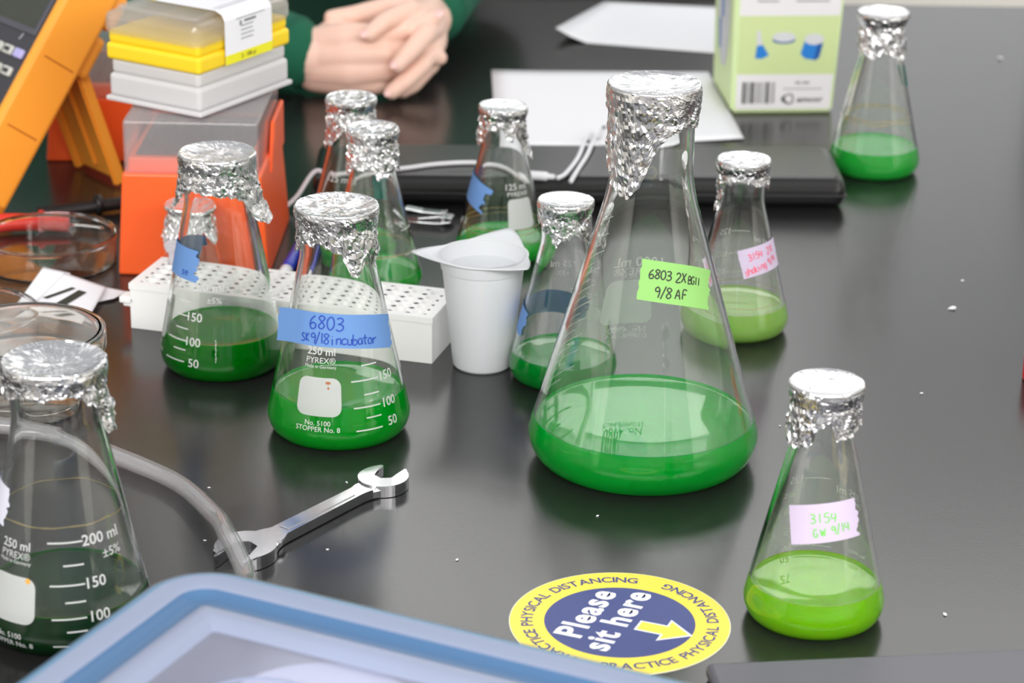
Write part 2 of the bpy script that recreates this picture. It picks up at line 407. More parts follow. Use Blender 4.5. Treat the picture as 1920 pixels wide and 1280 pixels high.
def interp(tab, a):
    """periodic linear interpolation of (degree, value) control points"""
    a %= 360; T = sorted(tab); T = [(T[-1][0]-360, T[-1][1])]+T+[(T[0][0]+360, T[0][1])]
    for (a0, v0), (a1, v1) in zip(T, T[1:]):
        if a0 <= a <= a1:
            t = (a-a0)/(a1-a0) if a1 > a0 else 0
            return v0+(v1-v0)*t
    return tab[0][1]
def cellrand(p, k): return noise.noise(Vector((p[0]*37.7+k*11.3, p[1]*53.1-k*7.7, p[2]*41.9+k*3.1)))*2
def crumple(P, cell):
    """facet height field: every Voronoi cell is a small tilted plane"""
    d, pts = noise.voronoi(P/cell); c = pts[0]
    q = (P/cell-c)
    tx, ty, tz = cellrand(c, 1), cellrand(c, 2), cellrand(c, 3)
    return q.x*tx+q.y*ty+q.z*tz+cellrand(c, 4)*.35
def foil(fl, parent, skirt, flare=None, seed=0, sag=0.0012, amp=1.0, tilt=0.0, smoothtop=1.0, rag=0.002, tight=1.0):
    """foil cap: dished top, rolled rim, crumpled skirt; skirt / flare: (deg, mm) tables"""
    n = 180; V, F = [], []; off = Vector((seed*1.37, seed*2.11, seed*.73)); H = fl.H+.0007; rr = fl.rr+.0009
    rows = []
    for k in range(11): rows.append(('t', k/10))
    for k in range(1, 5): rows.append(('r', k/4))
    NS = 30
    for k in range(1, NS+1): rows.append(('s', k/NS))
    for kind, t in rows:
        for i in range(n):
            ad = 360*i/n; a = R(ad); L = interp(skirt, ad)/1000; fl_ = interp(flare, ad)/1000 if flare else 0.0
            L += rag*(noise.noise(Vector((cos(a)*5, sin(a)*5, seed*3.3)))+.6*noise.noise(Vector((cos(a)*13, sin(a)*13, seed*3.3))))
            if kind == 't':
                r = max(.0002, t*(rr-.0012)); z = H-sag*(1-t**4)
                P = Vector((r*cos(a), r*sin(a), 0))+off
                z += .00032*amp*smoothtop*crumple(P, .006)+.00018*smoothtop*crumple(P, .0028)
                z += .0004*smoothtop*noise.noise(P*120)
            elif kind == 'r':
                b = t*pi/2; r = rr-.0012+.0014*sin(b); z = H+.0004*sin(b*2)-.0014*(1-cos(b))
                P = Vector((cos(a), sin(a), z*30))*.02+off; r += .0004*amp*crumple(P, .004)
            else:
                z = H-.0014-(L-.0014)*t
                g = fl.r(z)+.0011 if z < fl.H*.93 else fl.r(fl.H*.9)+.0011+(fl.rr-fl.rn)*min(1, max(0, (z-fl.H*.93)/(fl.H*.05)))
                lo = min(1, t*L/.012)
                r = g+.0008*tight*lo+fl_*t**1.6
                P = Vector((cos(a)*rr, sin(a)*rr, z))+off
                k1 = amp*(.35+.65*lo)
                r += k1*(.0011*crumple(P, .0072)+.00052*crumple(P, .0030)+.0004*noise.noise(P*160))
                r = max(r, g-.0003)
                z += .0012*k1*lo*crumple(P+Vector((9, 3, 1)), .006)
            V.append((r*cos(a), r*sin(a), z+tilt*r*cos(a)))
    k = len(rows)
    for j in range(k-1):
        for i in range(n):
            b = j*n+i; c = j*n+(i+1) % n; F.append((b, b+n, c+n, c))
    F.append(tuple(range(n)))
    me = obj('foil_cap', V, F, M['foil'], parent)
    for p, in zip(me.data.polygons): p.use_smooth = False
    sd = me.modifiers.new('sheet', 'SOLIDIFY'); sd.thickness = .00012; sd.offset = 1
    return me

def geo_obj(name, geo, m, parent): return obj(name, geo[0], geo[1], m, parent)
def logo250(fl, th, zs, g):
    """capacity, maker, patch and stopper print of a wide flask"""
    a, b, c, p0, p1, d, e = zs
    G = [place(text2d('250 ml', .0042, .01), fl.on(th, a)), place(text2d('PYREX\u00ae', .0033, 0), fl.on(th, b)),
         place(text2d('Made in Germany', .0018, 0), fl.on(th, c)),
         place(text2d('No. 5100', .0028, .005), fl.on(th, d)), place(text2d('STOPPER No. 8', .0028, .005), fl.on(th, e))]
    g += G
    return place(rrect(-.0132, .0132, p0/1000-.034, p1/1000-.034, .0052), fl.on(th, 34))
def scale250(fl, th, marks, g):
    for z, long_, txt, side in marks:
        x0 = -.0085 if long_ else -.0015
        g.append(place(bar2d(x0, 0, .0085, 0, .0008), fl.on(th, z, .0003)))
        if txt: g.append(place(text2d(txt, .0052, .012, 'LEFT'), fl.on(th+side, z)))

CUL = dict(A=culture('emerald_culture', lin(0, 205, 66), .32), B=culture('green_culture', lin(0, 176, 38), .1), C=culture('deep_green_culture', lin(0, 128, 14), .05),
           D=culture('dark_green_culture', lin(5, 60, 20), .2), E=culture('lime_culture', lin(150, 226, 20), .2), F=culture('mint_green_culture', lin(50, 205, 78), .2),
           G=culture('pale_lime_culture', lin(176, 224, 112), .2), H=culture('teal_green_culture', lin(0, 170, 58), .2), I=culture('leaf_green_culture', lin(34, 205, 64), .25),
           K=culture('grass_green_culture', lin(48, 205, 70), .25))
FL = dict(
 A=Flask(76.0, 1361.4, 222, 66, 18, 150, 27.6, 176, 23.0, 24.8, .0021), B=Flask(-101.4, 1397.8, 137.5, 42, 13, 100, 23.2, 112, 21.3, 23.2),
 C=Flask(-180.8, 1497, 137.5, 38.8, 13, 98, 22.6, 110, 20.8, 22.6), D=Flask(-219.7, 1145, 141, 42.5, 13, 102, 23.6, 114, 21.8, 24.2),
 E=Flask(154.4, 1166.8, 126, 35.6, 11, 84, 18.6, 101, 15.2, 17.6), F=Flask(280.2, 1923.4, 126, 35, 11, 84, 18.4, 101, 15.4, 18.6),
 G=Flask(146.3, 1571.6, 115, 33.5, 10.5, 77, 17.2, 92, 14.4, 16.4), H=Flask(31.2, 1483.8, 114.5, 33, 10.5, 77, 17.2, 92, 14.3, 16.2),
 I=Flask(-8.4, 1711.3, 108, 32, 10.5, 73, 16.8, 88, 14, 15.8), J=Flask(-94.4, 1639, 112.5, 33, 10.5, 75, 17, 90, 14.2, 16.2),
 K=Flask(-112.7, 1704.6, 114.5, 33.0, 10.5, 77, 17.2, 92, 14.4, 16.4), L=Flask(-216.0, 1628.5, 61, 24, 7.5, 40, 15.2, 48, 13.5, 15.8))
LAB = dict(
 A=('conical_flask', 'largest conical flask, emerald culture, torn green label, foil cap, centre of the bench'),
 B=('conical_flask', 'conical flask with full-width blue tape reading 6803, foil cap, behind the wrench'),
 C=('conical_flask', 'conical flask of deep green culture, torn foil cap, before the orange tip box'),
 D=('conical_flask', 'conical flask of almost black-green culture at the left edge beside blue container'),
 E=('conical_flask', 'small flask of lime culture with lavender label, beside the yellow sticker'),
 F=('conical_flask', 'small flask of mint green culture standing right of the green and white carton'),
 G=('conical_flask', 'small flask of pale lime culture with pink-written label, right of the largest flask'),
 H=('conical_flask', 'small foil-capped flask half hidden behind the largest flask, beside the plastic beaker'),
 I=('conical_flask', 'small flask with torn blue tape standing behind the plastic beaker, before the black case'),
 J=('conical_flask', 'small flask with teal tape standing between white tube rack and nail clipper'),
 K=('conical_flask', 'rearmost small foil-capped flask, standing just left behind the teal-taped flask'),
 L=('conical_flask', 'tiny foil-capped flask between white tube rack and orange tip box'))
FR = {}
for k, f in FL.items():
    FR[k] = empty(LAB[k][0], (f.x, f.y, 0), 0, LAB[k][1], 'flask', 'foil-capped culture flasks')
    f.body(FR[k])
for k, lev in dict(A=.0267, B=.0275, C=.0255, D=.0230, E=.0204, F=.0212, G=.0196, H=.0172, I=.0146, J=.0148, K=.0135).items():
    FL[k].liquid(lev, CUL.get(k, CUL['I']), FR[k])
foil(FL['A'], FR['A'], [(0, 24), (40, 30), (90, 34), (150, 40), (180, 45), (215, 56), (238, 60), (252, 52), (268, 34), (285, 24), (310, 20), (335, 22)], None, 1, .0022, .8, smoothtop=.7)
foil(FL['B'], FR['B'], [(0, 30), (60, 26), (120, 26), (170, 28), (200, 25), (228, 18), (262, 19), (280, 22), (293, 37), (304, 36), (318, 26), (338, 34)], None, 2, .001, 1.1)
foil(FL['C'], FR['C'], [(0, 40), (20, 36), (60, 24), (120, 24), (160, 32), (188, 35), (205, 28), (225, 19), (262, 21), (290, 22), (312, 24), (330, 38), (348, 44)], [(0, 8), (40, 2), (120, 1), (165, 3), (190, 5), (210, 1), (270, .4), (315, 1), (335, 6)], 3, .0018, 1.0)
foil(FL['D'], FR['D'], [(0, 36), (30, 26), (90, 16), (150, 14), (220, 16), (240, 12), (270, 12), (300, 10), (322, 16), (340, 34)], [(0, 4.5), (40, 1.5), (120, .5), (270, .6), (310, 1), (340, 4)], 4, .003, 1.2, smoothtop=1.5)
foil(FL['E'], FR['E'], [(0, 22), (60, 24), (120, 24), (180, 26), (215, 31), (240, 29), (256, 17), (272, 15), (284, 24), (310, 24), (335, 22)], [(0, .8), (180, 1.6), (240, 1), (270, .5)], 5, .0008, .9, smoothtop=.45)
foil(FL['F'], FR['F'], [(0, 31), (90, 30), (180, 27), (225, 32), (245, 34), (268, 28), (295, 32), (320, 35)], [(0, 1.2), (180, .8), (270, .6)], 6, .001, 1.2, smoothtop=.6)
foil(FL['G'], FR['G'], [(0, 18), (60, 16), (120, 14), (165, 20), (188, 34), (205, 32), (222, 16), (250, 10), (290, 12), (330, 17)], None, 7, .0004, 1.0)
foil(FL['H'], FR['H'], [(0, 26), (60, 20), (150, 16), (200, 14), (230, 19), (250, 25), (268, 22), (290, 17), (330, 26)], None, 8, .0006, .9, smoothtop=.4)
foil(FL['I'], FR['I'], [(0, 38), (25, 30), (90, 18), (150, 18), (190, 27), (215, 25), (235, 15), (270, 13), (290, 22), (310, 16), (340, 34)], [(0, 1.8), (60, .5), (190, 1.4), (220, .8), (270, .2), (330, 1)], 9, .0004, 1.1, tilt=-.03, smoothtop=.5)
foil(FL['J'], FR['J'], [(0, 28), (90, 24), (180, 29), (205, 30), (235, 26), (268, 25), (285, 32), (305, 30), (335, 26)], [(0, 1.4), (180, 1.4), (270, .8)], 10, .0008, 1.3)
foil(FL['K'], FR['K'], [(0, 22), (90, 20), (170, 28), (200, 36), (225, 30), (255, 21), (300, 20)], [(0, .4), (190, 1.4), (240, .4)], 11, .0004, 1.1)
foil(FL['L'], FR['L'], [(0, 22), (40, 14), (120, 12), (180, 24), (205, 20), (235, 28), (262, 16), (300, 15), (330, 24)], [(0, 1.5), (180, 2.4), (270, 1)], 12, .0008, 1.3)

# printed scales, maker's marks, patches
def printed(k, geos): geo_obj('printed_markings', merge(*geos), M['print'], FR[k])
f = FL['B']; g = []; pt = logo250(f, 256.3, (60.2, 55.0, 51.5, 23.0, 45.6, 19.3, 15.8), g)
scale250(f, 299.3, [(51.5, 0, '', 0), (43, 1, '150', 16.5), (34.8, 0, '', 0), (27.7, 1, '100', 15.8), (21.4, 0, '', 0), (14.6, 1, '', 0)], g)
g.append(place(text2d('50', .0052, .012, 'LEFT'), f.on(317.5, 16.4)))
printed('B', g); geo_obj('writing_patch', pt, M['patch'], FR['B'])
st = pbr('rust_stain', lin(165, 105, 70), .8)
geo_obj('stain_mark', merge(place(disc2d(0, 0, .0016, .0009, 10), f.on(264.5, 42.6, .0004)), place(disc2d(0, 0, .0006, .0009, 8), f.on(264.8, 39.6, .0004))), st, FR['B'])
f = FL['C']; g = []; pt = logo250(f, 183, (57.5, 52.6, 49.4, 21.5, 44, 18.2, 15), g)
scale250(f, 226.5, [(61.5, 1, '200 ml', 14), (50.9, 0, '', 0), (42.2, 0, '150', 12.5), (34.3, 0, '', 0), (27, 1, '100', 13), (21.2, 0, '', 0), (14, 1, '50', 17)], g)
g.append(place(text2d('\u00b15%', .0036, .0, 'CENTER'), f.on(268.9, 53.3)))
for i in range(10): g.append(place(bar2d(0, -.0004, 0, .0005+.0004*(i % 2), .0005, 1), f.on(270+.2*(i % 3), 16+i*1.4)))
printed('C', g); geo_obj('writing_patch', pt, M['patch'], FR['C'])
f = FL['D']; g = []; pt = logo250(f, 238.3, (56.8, 51.8, 48.6, 18.6, 42.0, 12.5, 8.2), g)
scale250(f, 282, [(59.6, 1, '200 ml', 14.3), (48.5, 0, '', 0), (38.9, 1, '150', 14.6), (30.6, 0, '', 0), (22.6, 1, '100', 15), (16.3, 0, '', 0), (9.0, 1, '', 0)], g)
g.append(place(text2d('\u00b15%', .0044, .0, 'CENTER'), f.on(322, 51.2)))
printed('D', g); geo_obj('writing_patch', pt, M['patch'], FR['D'])
geo_obj('stain_mark', place(disc2d(0, 0, .0014, .0014, 10), f.on(252, 40.4, .0004)), pbr('amber_stain', lin(222, 160, 70), .8), FR['D'])
# the large flask is marked on its far side
f = FL['A']; g = []
g += [place(text2d('1000 mL', .0062, .012), f.on(96, 105.6)), place(text2d('PYREX\u00ae', .0048, .0), f.on(99.5, 99)), place(text2d('U.S.A.', .0024, 0), f.on(101.5, 95.4)),
      place(text2d('No. 4980', .0043, .008), f.on(100, 58.4)), place(text2d('STOPPER No. 9', .0027, .004), f.on(99.8, 54.2))]
for i in range(20):
    z = 139-i*5.55; lg = i % 2 == 0
    x0, x1 = (f.r(z/1000)*R(-13 if not lg else -13), f.r(z/1000)*R(4 if not lg else 14))
    g.append(place(bar2d(-x1, 0, -x0, 0, .0009), f.on(147, z, .0003)))
printed('A', g)
geo_obj('writing_patch', merge(place(rrect(-.0155, .0155, -.0155, .0155, .006), f.on(102, 78)), place(rrect(-.0045, .0045, -.0042, .0042, .004), f.on(125.5, 71.5))), M['patch'], FR['A'])
def scale125(k, th, rows, extra=()):
    f = FL[k]; g = []
    for z, txt, ln in rows:
        if ln: g.append(place(bar2d(-f.r(z/1000)*R(18), 0, f.r(z/1000)*R(18), 0, .0006), f.on(th, z, .0003)))
        if txt: g.append(place(text2d(txt, .0042, .006, 'LEFT'), f.on(th+21, z)))
    for t, h_, z, a in extra: g.append(place(text2d(t, h_, .004), f.on(a, z)))
    printed(k, g)
scale125('E', 87, [(65.5, '125', 1), (46, '100', 0), (33, '75', 0), (23, '50', 1)], [('\u00b15%', .0034, 57, 124), ('125 ml', .0044, 60.5, 42), ('PYREX\u00ae', .003, 55, 40), ('No. 4980', .0022, 24, 40)])
scale125('G', 84, [(60.5, '125', 1), (43.6, '100', 1), (29.5, '75', 1), (17.5, '50', 1)], [('125 ml', .004, 56, 40)])
scale125('H', 62, [(50, '', 1), (40, '', 1)], [('125 ml', .0046, 68, 91), ('\u00b15%', .0034, 61, 90), ('125 ml', .004, 44, 58), ('PYREX\u00ae', .003, 39.5, 58)])
scale125('I', 268, [], [('125 ml', .0042, 56, 298), ('PYREX\u00ae', .003, 51, 300)])
geo_obj('writing_patch', place(rrect(-.0098, .0098, -.0105, .0105, .003), FL['I'].on(302, 37.5)), M['patch'], FR['I'])
scale125('J', 340, [(46, '', 1), (30, '', 1)])
scale125('K', 200, [], [('125 ml', .0046, 62, 247)])
scale125('F', 170, [(60, '', 1), (45, '', 1)])

# tape labels and handwriting
def label(k, m, th, z, L, h, rot=0.0, lo=None, hi=None, ragged=(0, 1), seed=0, write=(), ink=None, name='tape_label'):
    f = FL[k]; rnd = random.Random(seed)
    jl = [rnd.uniform(-1, 1)*.0016*ragged[0] for _ in range(9)]; jr = [rnd.uniform(-1, 1)*.0016*ragged[1] for _ in range(9)]
    def edge(x, y, s, t):
        i = min(8, int(t*8.999)); return x+jl[i]*max(0, 1-s*8)+jr[i]*max(0, 1-(1-s)*8), y
    t = geo_obj(name, place(grid2d(-L/2, L/2, -h/2, h/2, 48, 16, edge), f.wrap(th, z, rot, .0006, lo, hi)), m, FR[k])
    if write: geo_obj('handwriting', place(merge(*write), f.wrap(th, z, rot, .0009, lo, hi)), ink, t)
    return t
label('B', M['bluetape'], 271, 72.3, .082, .0195, -.055, 226, None, (.3, 1), 3,
      [hand('6803', .0076, .0008, .70, x0=-.0050, y0=.0042, rot=-.02), hand('SK', .0046, .0007, .66, x0=-.0178, y0=-.0050, rot=.02), hand('9/18', .0060, .0007, .44, x0=-.0092, y0=-.0048, rot=.02), hand('incubator', .0058, .0007, .55, x0=.0118, y0=-.0044, rot=.05)], M['inkblue'])
label('C', M['bluetape'], 182, 73, .064, .0195, .1, None, None, (1, 1.5), 5, [hand('se', .0045, .0006, .62, x0=.0235, y0=-.0045)], M['inkblue'])
label('A', M['greentape'], 294.5, 118.0, .0455, .0225, -.255, None, None, (.3, 1), 7,
      [hand('6803', .0050, .0007, .66, x0=-.0118, y0=.0040, rot=.02), hand('2X', .0052, .0007, .66, x0=.0005, y0=.0040), hand('BG11', .0042, .0006, .52, x0=.0092, y0=.0034), hand('9/8', .0058, .0007, .56, x0=-.0090, y0=-.0055), hand('AF', .0052, .0007, .80, x0=.0022, y0=-.0052)], M['inkblack'])
label('E', M['lavtape'], 271, 62.0, .0365, .0195, .125, None, None, (0, 1), 9,
      [hand('3154', .0046, .0006, .75, x0=-.0005, y0=.0026, rot=-.04), hand('GW', .0040, .0006, .9, x0=-.0030, y0=-.0044), hand('9/14', .0044, .0006, .54, x0=.0072, y0=-.0036, rot=.12)], M['inkgreen'])
label('G', M['lavtape'], 309, 55.2, .0350, .0185, .10, None, None, (.2, .5), 11,
      [hand('3154', .0042, .0006, .64, x0=-.0065, y0=.0035, rot=.05), hand('2X', .0046, .0006, .8, x0=.0062, y0=.0042, rot=.05), hand('shaking', .0046, .0006, .50, x0=-.0082, y0=-.0045, rot=.12), hand('9/4', .0046, .0006, .62, x0=.0060, y0=-.0030, rot=.1)], M['inkred'])
label('H', M['bluetape'], 140, 42.0, .064, .0165, 0, None, None, (1, 1), 13)
label('I', M['bluetape'], 190, 52.0, .042, .0185, -.18, None, None, (1, 2), 15)
label('J', M['tealtape'], 78, 66, .010, .019, 0, None, None, (.5, .5), 17)
label('F', M['tealtape'], 8, 76, .016, .017, -.2, None, None, (.5, .5), 19)
label('D', M['whitetape'], 196, 73, .030, .0195, 0, None, None, (1, 1), 21)
for k, z, w in (('F', 46, .0016), ('F', 43.5, .0012), ('I', 26, .0012), ('I', 22.5, .0008), ('J', 30, .0016), ('D', 66, .0008), ('G', 24, .0006)):
    FL[k].ring(z, w, M['residue'], FR[k], seed=z)

# ------------------------------------------------------------------ pipette tip boxes
def pegs(z, x0, x1, y0, y1, nx, ny, r=.0026):
    V, F = [], []
    for i in range(nx):
        for j in range(ny):
            cx, cy = x0+(x1-x0)*(i+.5)/nx, y0+(y1-y0)*(j+.5)/ny; k = len(V)
            for q in range(8): a = 2*pi*q/8; V.append((cx+r*cos(a), cy+r*sin(a), z)); V.append((cx+r*.6*cos(a), cy+r*.6*sin(a), z-.006))
            for q in range(8): b = (q+1) % 8; F.append((k+2*q, k+2*b, k+2*b+1, k+2*q+1))
            F.append(tuple(k+2*q+1 for q in range(8)))
    return V, F
def shell(bm, x0, x1, y0, y1, z0, z1, th, bev=.002, open_top=False):
    """hollow box: five walls with thickness; open below (or above)"""
    rbox(bm, x0, x1, y0, y1, z0, z1, bev)
    f = [q for q in bm.faces if abs(q.normal.z) > .9 and abs(q.calc_center_median().z-(z1 if open_top else z0)) < 1e-5]
    bm.normal_update()
    f = [q for q in bm.faces if abs(q.calc_center_median().z-(z1 if open_top else z0)) < 1e-5]
    bmesh.ops.delete(bm, geom=f, context='FACES_ONLY')
def solid(o, th, off=-1):
    m = o.modifiers.new('wall', 'SOLIDIFY'); m.thickness = th; m.offset = off; return o
def orange_box(x, y, rz, w, d, hb, hl, label, side=True):
    t = empty('pipette_tip_box', (x, y, 0), rz, label, 'tip box', 'orange tip boxes')
    # local: front face on y = 0, x from 0 to w
    bm = bmesh.new(); fl = .0045
    P = [(-fl, -fl*.6, 0), (w+fl, -fl*.6, 0), (w+fl, d+fl, 0), (-fl, d+fl, 0)]
    T = [(0, 0, hb), (w, 0, hb), (w, d, hb), (0, d, hb)]
    v = [bm.verts.new(p) for p in P+T]
    for q in ((0, 3, 2, 1), (4, 5, 6, 7), (0, 1, 5, 4), (1, 2, 6, 5), (2, 3, 7, 6), (3, 0, 4, 7)): bm.faces.new([v[i] for i in q])
    bmesh.ops.bevel(bm, geom=list(bm.edges), offset=.0018, segments=2, affect='EDGES', profile=.5)
    base = bmo('base', bm, M['orange'], t)
    for xx in (-.002, w-.001):     # raised rear wings that hold the lid
        bm = bmesh.new()
        a = [bm.verts.new(p) for p in [(xx, d*.38, hb-.012), (xx+.003, d*.38, hb-.012), (xx+.003, d+.001, hb-.012), (xx, d+.001, hb-.012)]]
        b = [bm.verts.new(p) for p in [(xx, d*.55, hb+.020), (xx+.003, d*.55, hb+.020), (xx+.003, d+.001, hb+.020), (xx, d+.001, hb+.020)]]
        v = a+b
        for q in ((0, 3, 2, 1), (4, 5, 6, 7), (0, 1, 5, 4), (1, 2, 6, 5), (2, 3, 7, 6), (3, 0, 4, 7)): bm.faces.new([v[i] for i in q])
        bmesh.ops.bevel(bm, geom=list(bm.edges), offset=.0008, segments=1, affect='EDGES')
        bmo('hinge_wing', bm, M['orange'], t)
    bm = bmesh.new(); rbox(bm, .004, w-.004, .004, d-.004, hb+.0002, hb+.010, .001)
    bmo('inner_rim', bm, M['orange'], t)
    V, F = pegs(hb+.0106, .010, w-.010, .012, d-.010, 8, 12, .0028)
    k = len(V); V += [(.008, .010, hb+.0103), (w-.008, .010, hb+.0103), (w-.008, d-.008, hb+.0103), (.008, d-.008, hb+.0103)]; F.append((k, k+1, k+2, k+3))
    obj('tip_grid', V, F, M['greypeg'], t)
    bm = bmesh.new(); shell(bm, .0015, w-.0015, .0015, d-.0015, hb-.004, hb+hl, .001, .0015)
    solid(bmo('lid', bm, M['clearlid'], t), .0014)
    bm = bmesh.new()
    rbox(bm, w*.55, w*.70, d*.40, d*.72, hb+hl+.00005, hb+hl+.00025)
    tag(bmo('lid_sticker', bm, M['orange'], t), 'small orange sticker')
    return t
orange_box(-.2655, 1.6600, R(-1.5), .0945, .118, .072, .0365, 'orange pipette tip box with clear lid that carries the yellow box')
orange_box(-.3600, 1.9180, R(1), .098, .110, .050, .042, 'orange tip box with cloudy lid standing behind the amber meter stand')

def grey_lines(n, w, h, gap, seed):
    rnd = random.Random(seed); G = ([], [])
    for i in range(n): G = merge(G, bar2d(-w/2, -i*gap, -w/2+w*rnd.uniform(.7, 1), -i*gap, h, 1))
    return G
def yellow_box():
    e2 = Vector((.0545, .090, 0)).normalized(); rz = math.atan2(e2.y, e2.x)
    e1 = Vector((-e2.y, e2.x, 0)); c = Vector((-.2115, 1.6670, 0))+e2*.0525+e1*.04125
    t = empty('pipette_tip_box', (c.x, c.y, .1092), rz, 'yellow pipette tip box with printed white label, on top of the orange box', 'tip box')
    X, Y = .0525, .04125
    bm = bmesh.new(); rbox(bm, -X, X, -Y, Y, 0, .0035, .0012); rbox(bm, -X+.0018, X-.0018, -Y+.0018, Y-.0018, .0032, .0195, .003, 3)
    rbox(bm, -X+.0032, X-.0032, -Y+.0032, Y-.0032, .0190, .0300, .003, 3); bmo('base', bm, M['whitepp'], t)
    bm = bmesh.new(); rbox(bm, -X+.0008, X-.0008, -Y+.0008, Y-.0008, .0290, .0410, .0028, 3); rbox(bm, -X+.0022, X-.0022, -Y+.0022, Y-.0022, .0405, .0500, .0028, 3)
    bmo('tip_tray', bm, M['yellow'], t)
    bm = bmesh.new(); shell(bm, -X, X, -Y, Y, .0455, .0635, .001, .0055); solid(bmo('lid', bm, M['clearlid'], t), .0012)
    bm = bmesh.new(); rbox(bm, -X+.007, X-.007, -Y+.007, Y-.007, .0630, .0668, .0022, 2)
    lp = bmo('lid_platform', bm, M['clearlid'], t)
    # label strip: over the top and down the right-hand side
    x0, x1 = -.0245, .0285
    prof = [(.034, .0671), (.010, .0671), (-.034, .0671), (-.0395, .0648), (-.04165, .0605), (-.04175, .0300)]
    V, F = [], []
    for y, z in prof: V += [(x0, y, z+.0002), (x1, y, z+.0002)]
    for i in range(len(prof)-1): F.append((2*i, 2*i+2, 2*i+3, 2*i+1))
    lab = obj('paper_label', V, F, M['paper'], t)
    ye = pbr('label_yellow', lin(238, 232, 40), .7); gr = pbr('label_grey', lin(120, 120, 126), .7); rd = pbr('label_red', lin(214, 96, 96), .7); bk = pbr('label_black', lin(50, 50, 52), .7)
    top = lambda u, v: Vector((v, u, .06755))            # u across, v along
    side = lambda u, v: Vector((u, -.04195, v))
    obj('yellow_band', *(([(x0, -.04190, .0302), (x1, -.04190, .0302), (x1, -.04190, .0368), (x0, -.04190, .0368)], [(0, 1, 2, 3)])), ye, lab)
    obj('yellow_band', *(([(x0, .018, .0675), (x0, .024, .0675), (x1, .024, .0675), (x1, .018, .0675)], [(0, 3, 2, 1)])), ye, lab)
    obj('capacity_print', *place(text2d('2 - 100 \u00b5l', .0028, .01), lambda u, v: Vector((.001+u, -.0421, .0336+v))), bk, lab)
    obj('maker_print', *merge(place(text2d('a', .0042, .02), lambda u, v: Vector((-.007+u, -.0421, .0575+v))), place(grey_lines(4, .018, .0006, .0030, 4), lambda u, v: Vector((.002+u, -.0421, .0545+v))),
        place(bar2d(-.003, 0, .010, 0, .0016, 1), lambda u, v: Vector((u, -.0421, .0575+v))), place(bar2d(-.012, 0, .020, 0, .0005, 1), lambda u, v: Vector((u, -.04215, .0622-.002+v)))), gr, lab)
    obj('top_print', *merge(place(grey_lines(4, .024, .0006, .0032, 6), lambda u, v: Vector((.004+u, .012+v, .0678))), place(grey_lines(2, .046, .0005, .0035, 7), lambda u, v: Vector((.002+u, -.030+v, .0678))),
        place(bar2d(-.006, 0, .006, 0, .001, 1), lambda u, v: Vector((u, .021+v, .0679)))), gr, lab)
    V, F = [], []
    n = 24
    for i in range(n+1):
        a = R(40)+R(250)*i/n; w_ = .0052*(sin(pi*i/n)**.6)
        for q in (0, 1): rr_ = .0085-(w_ if q else 0); V.append((.012+rr_*cos(a)*1.0, -.014+rr_*sin(a)*1.1, .0679))
        if i: F.append((2*i-2, 2*i, 2*i+1, 2*i-1))
    obj('red_swoosh', V, F, rd, lab)
yellow_box()

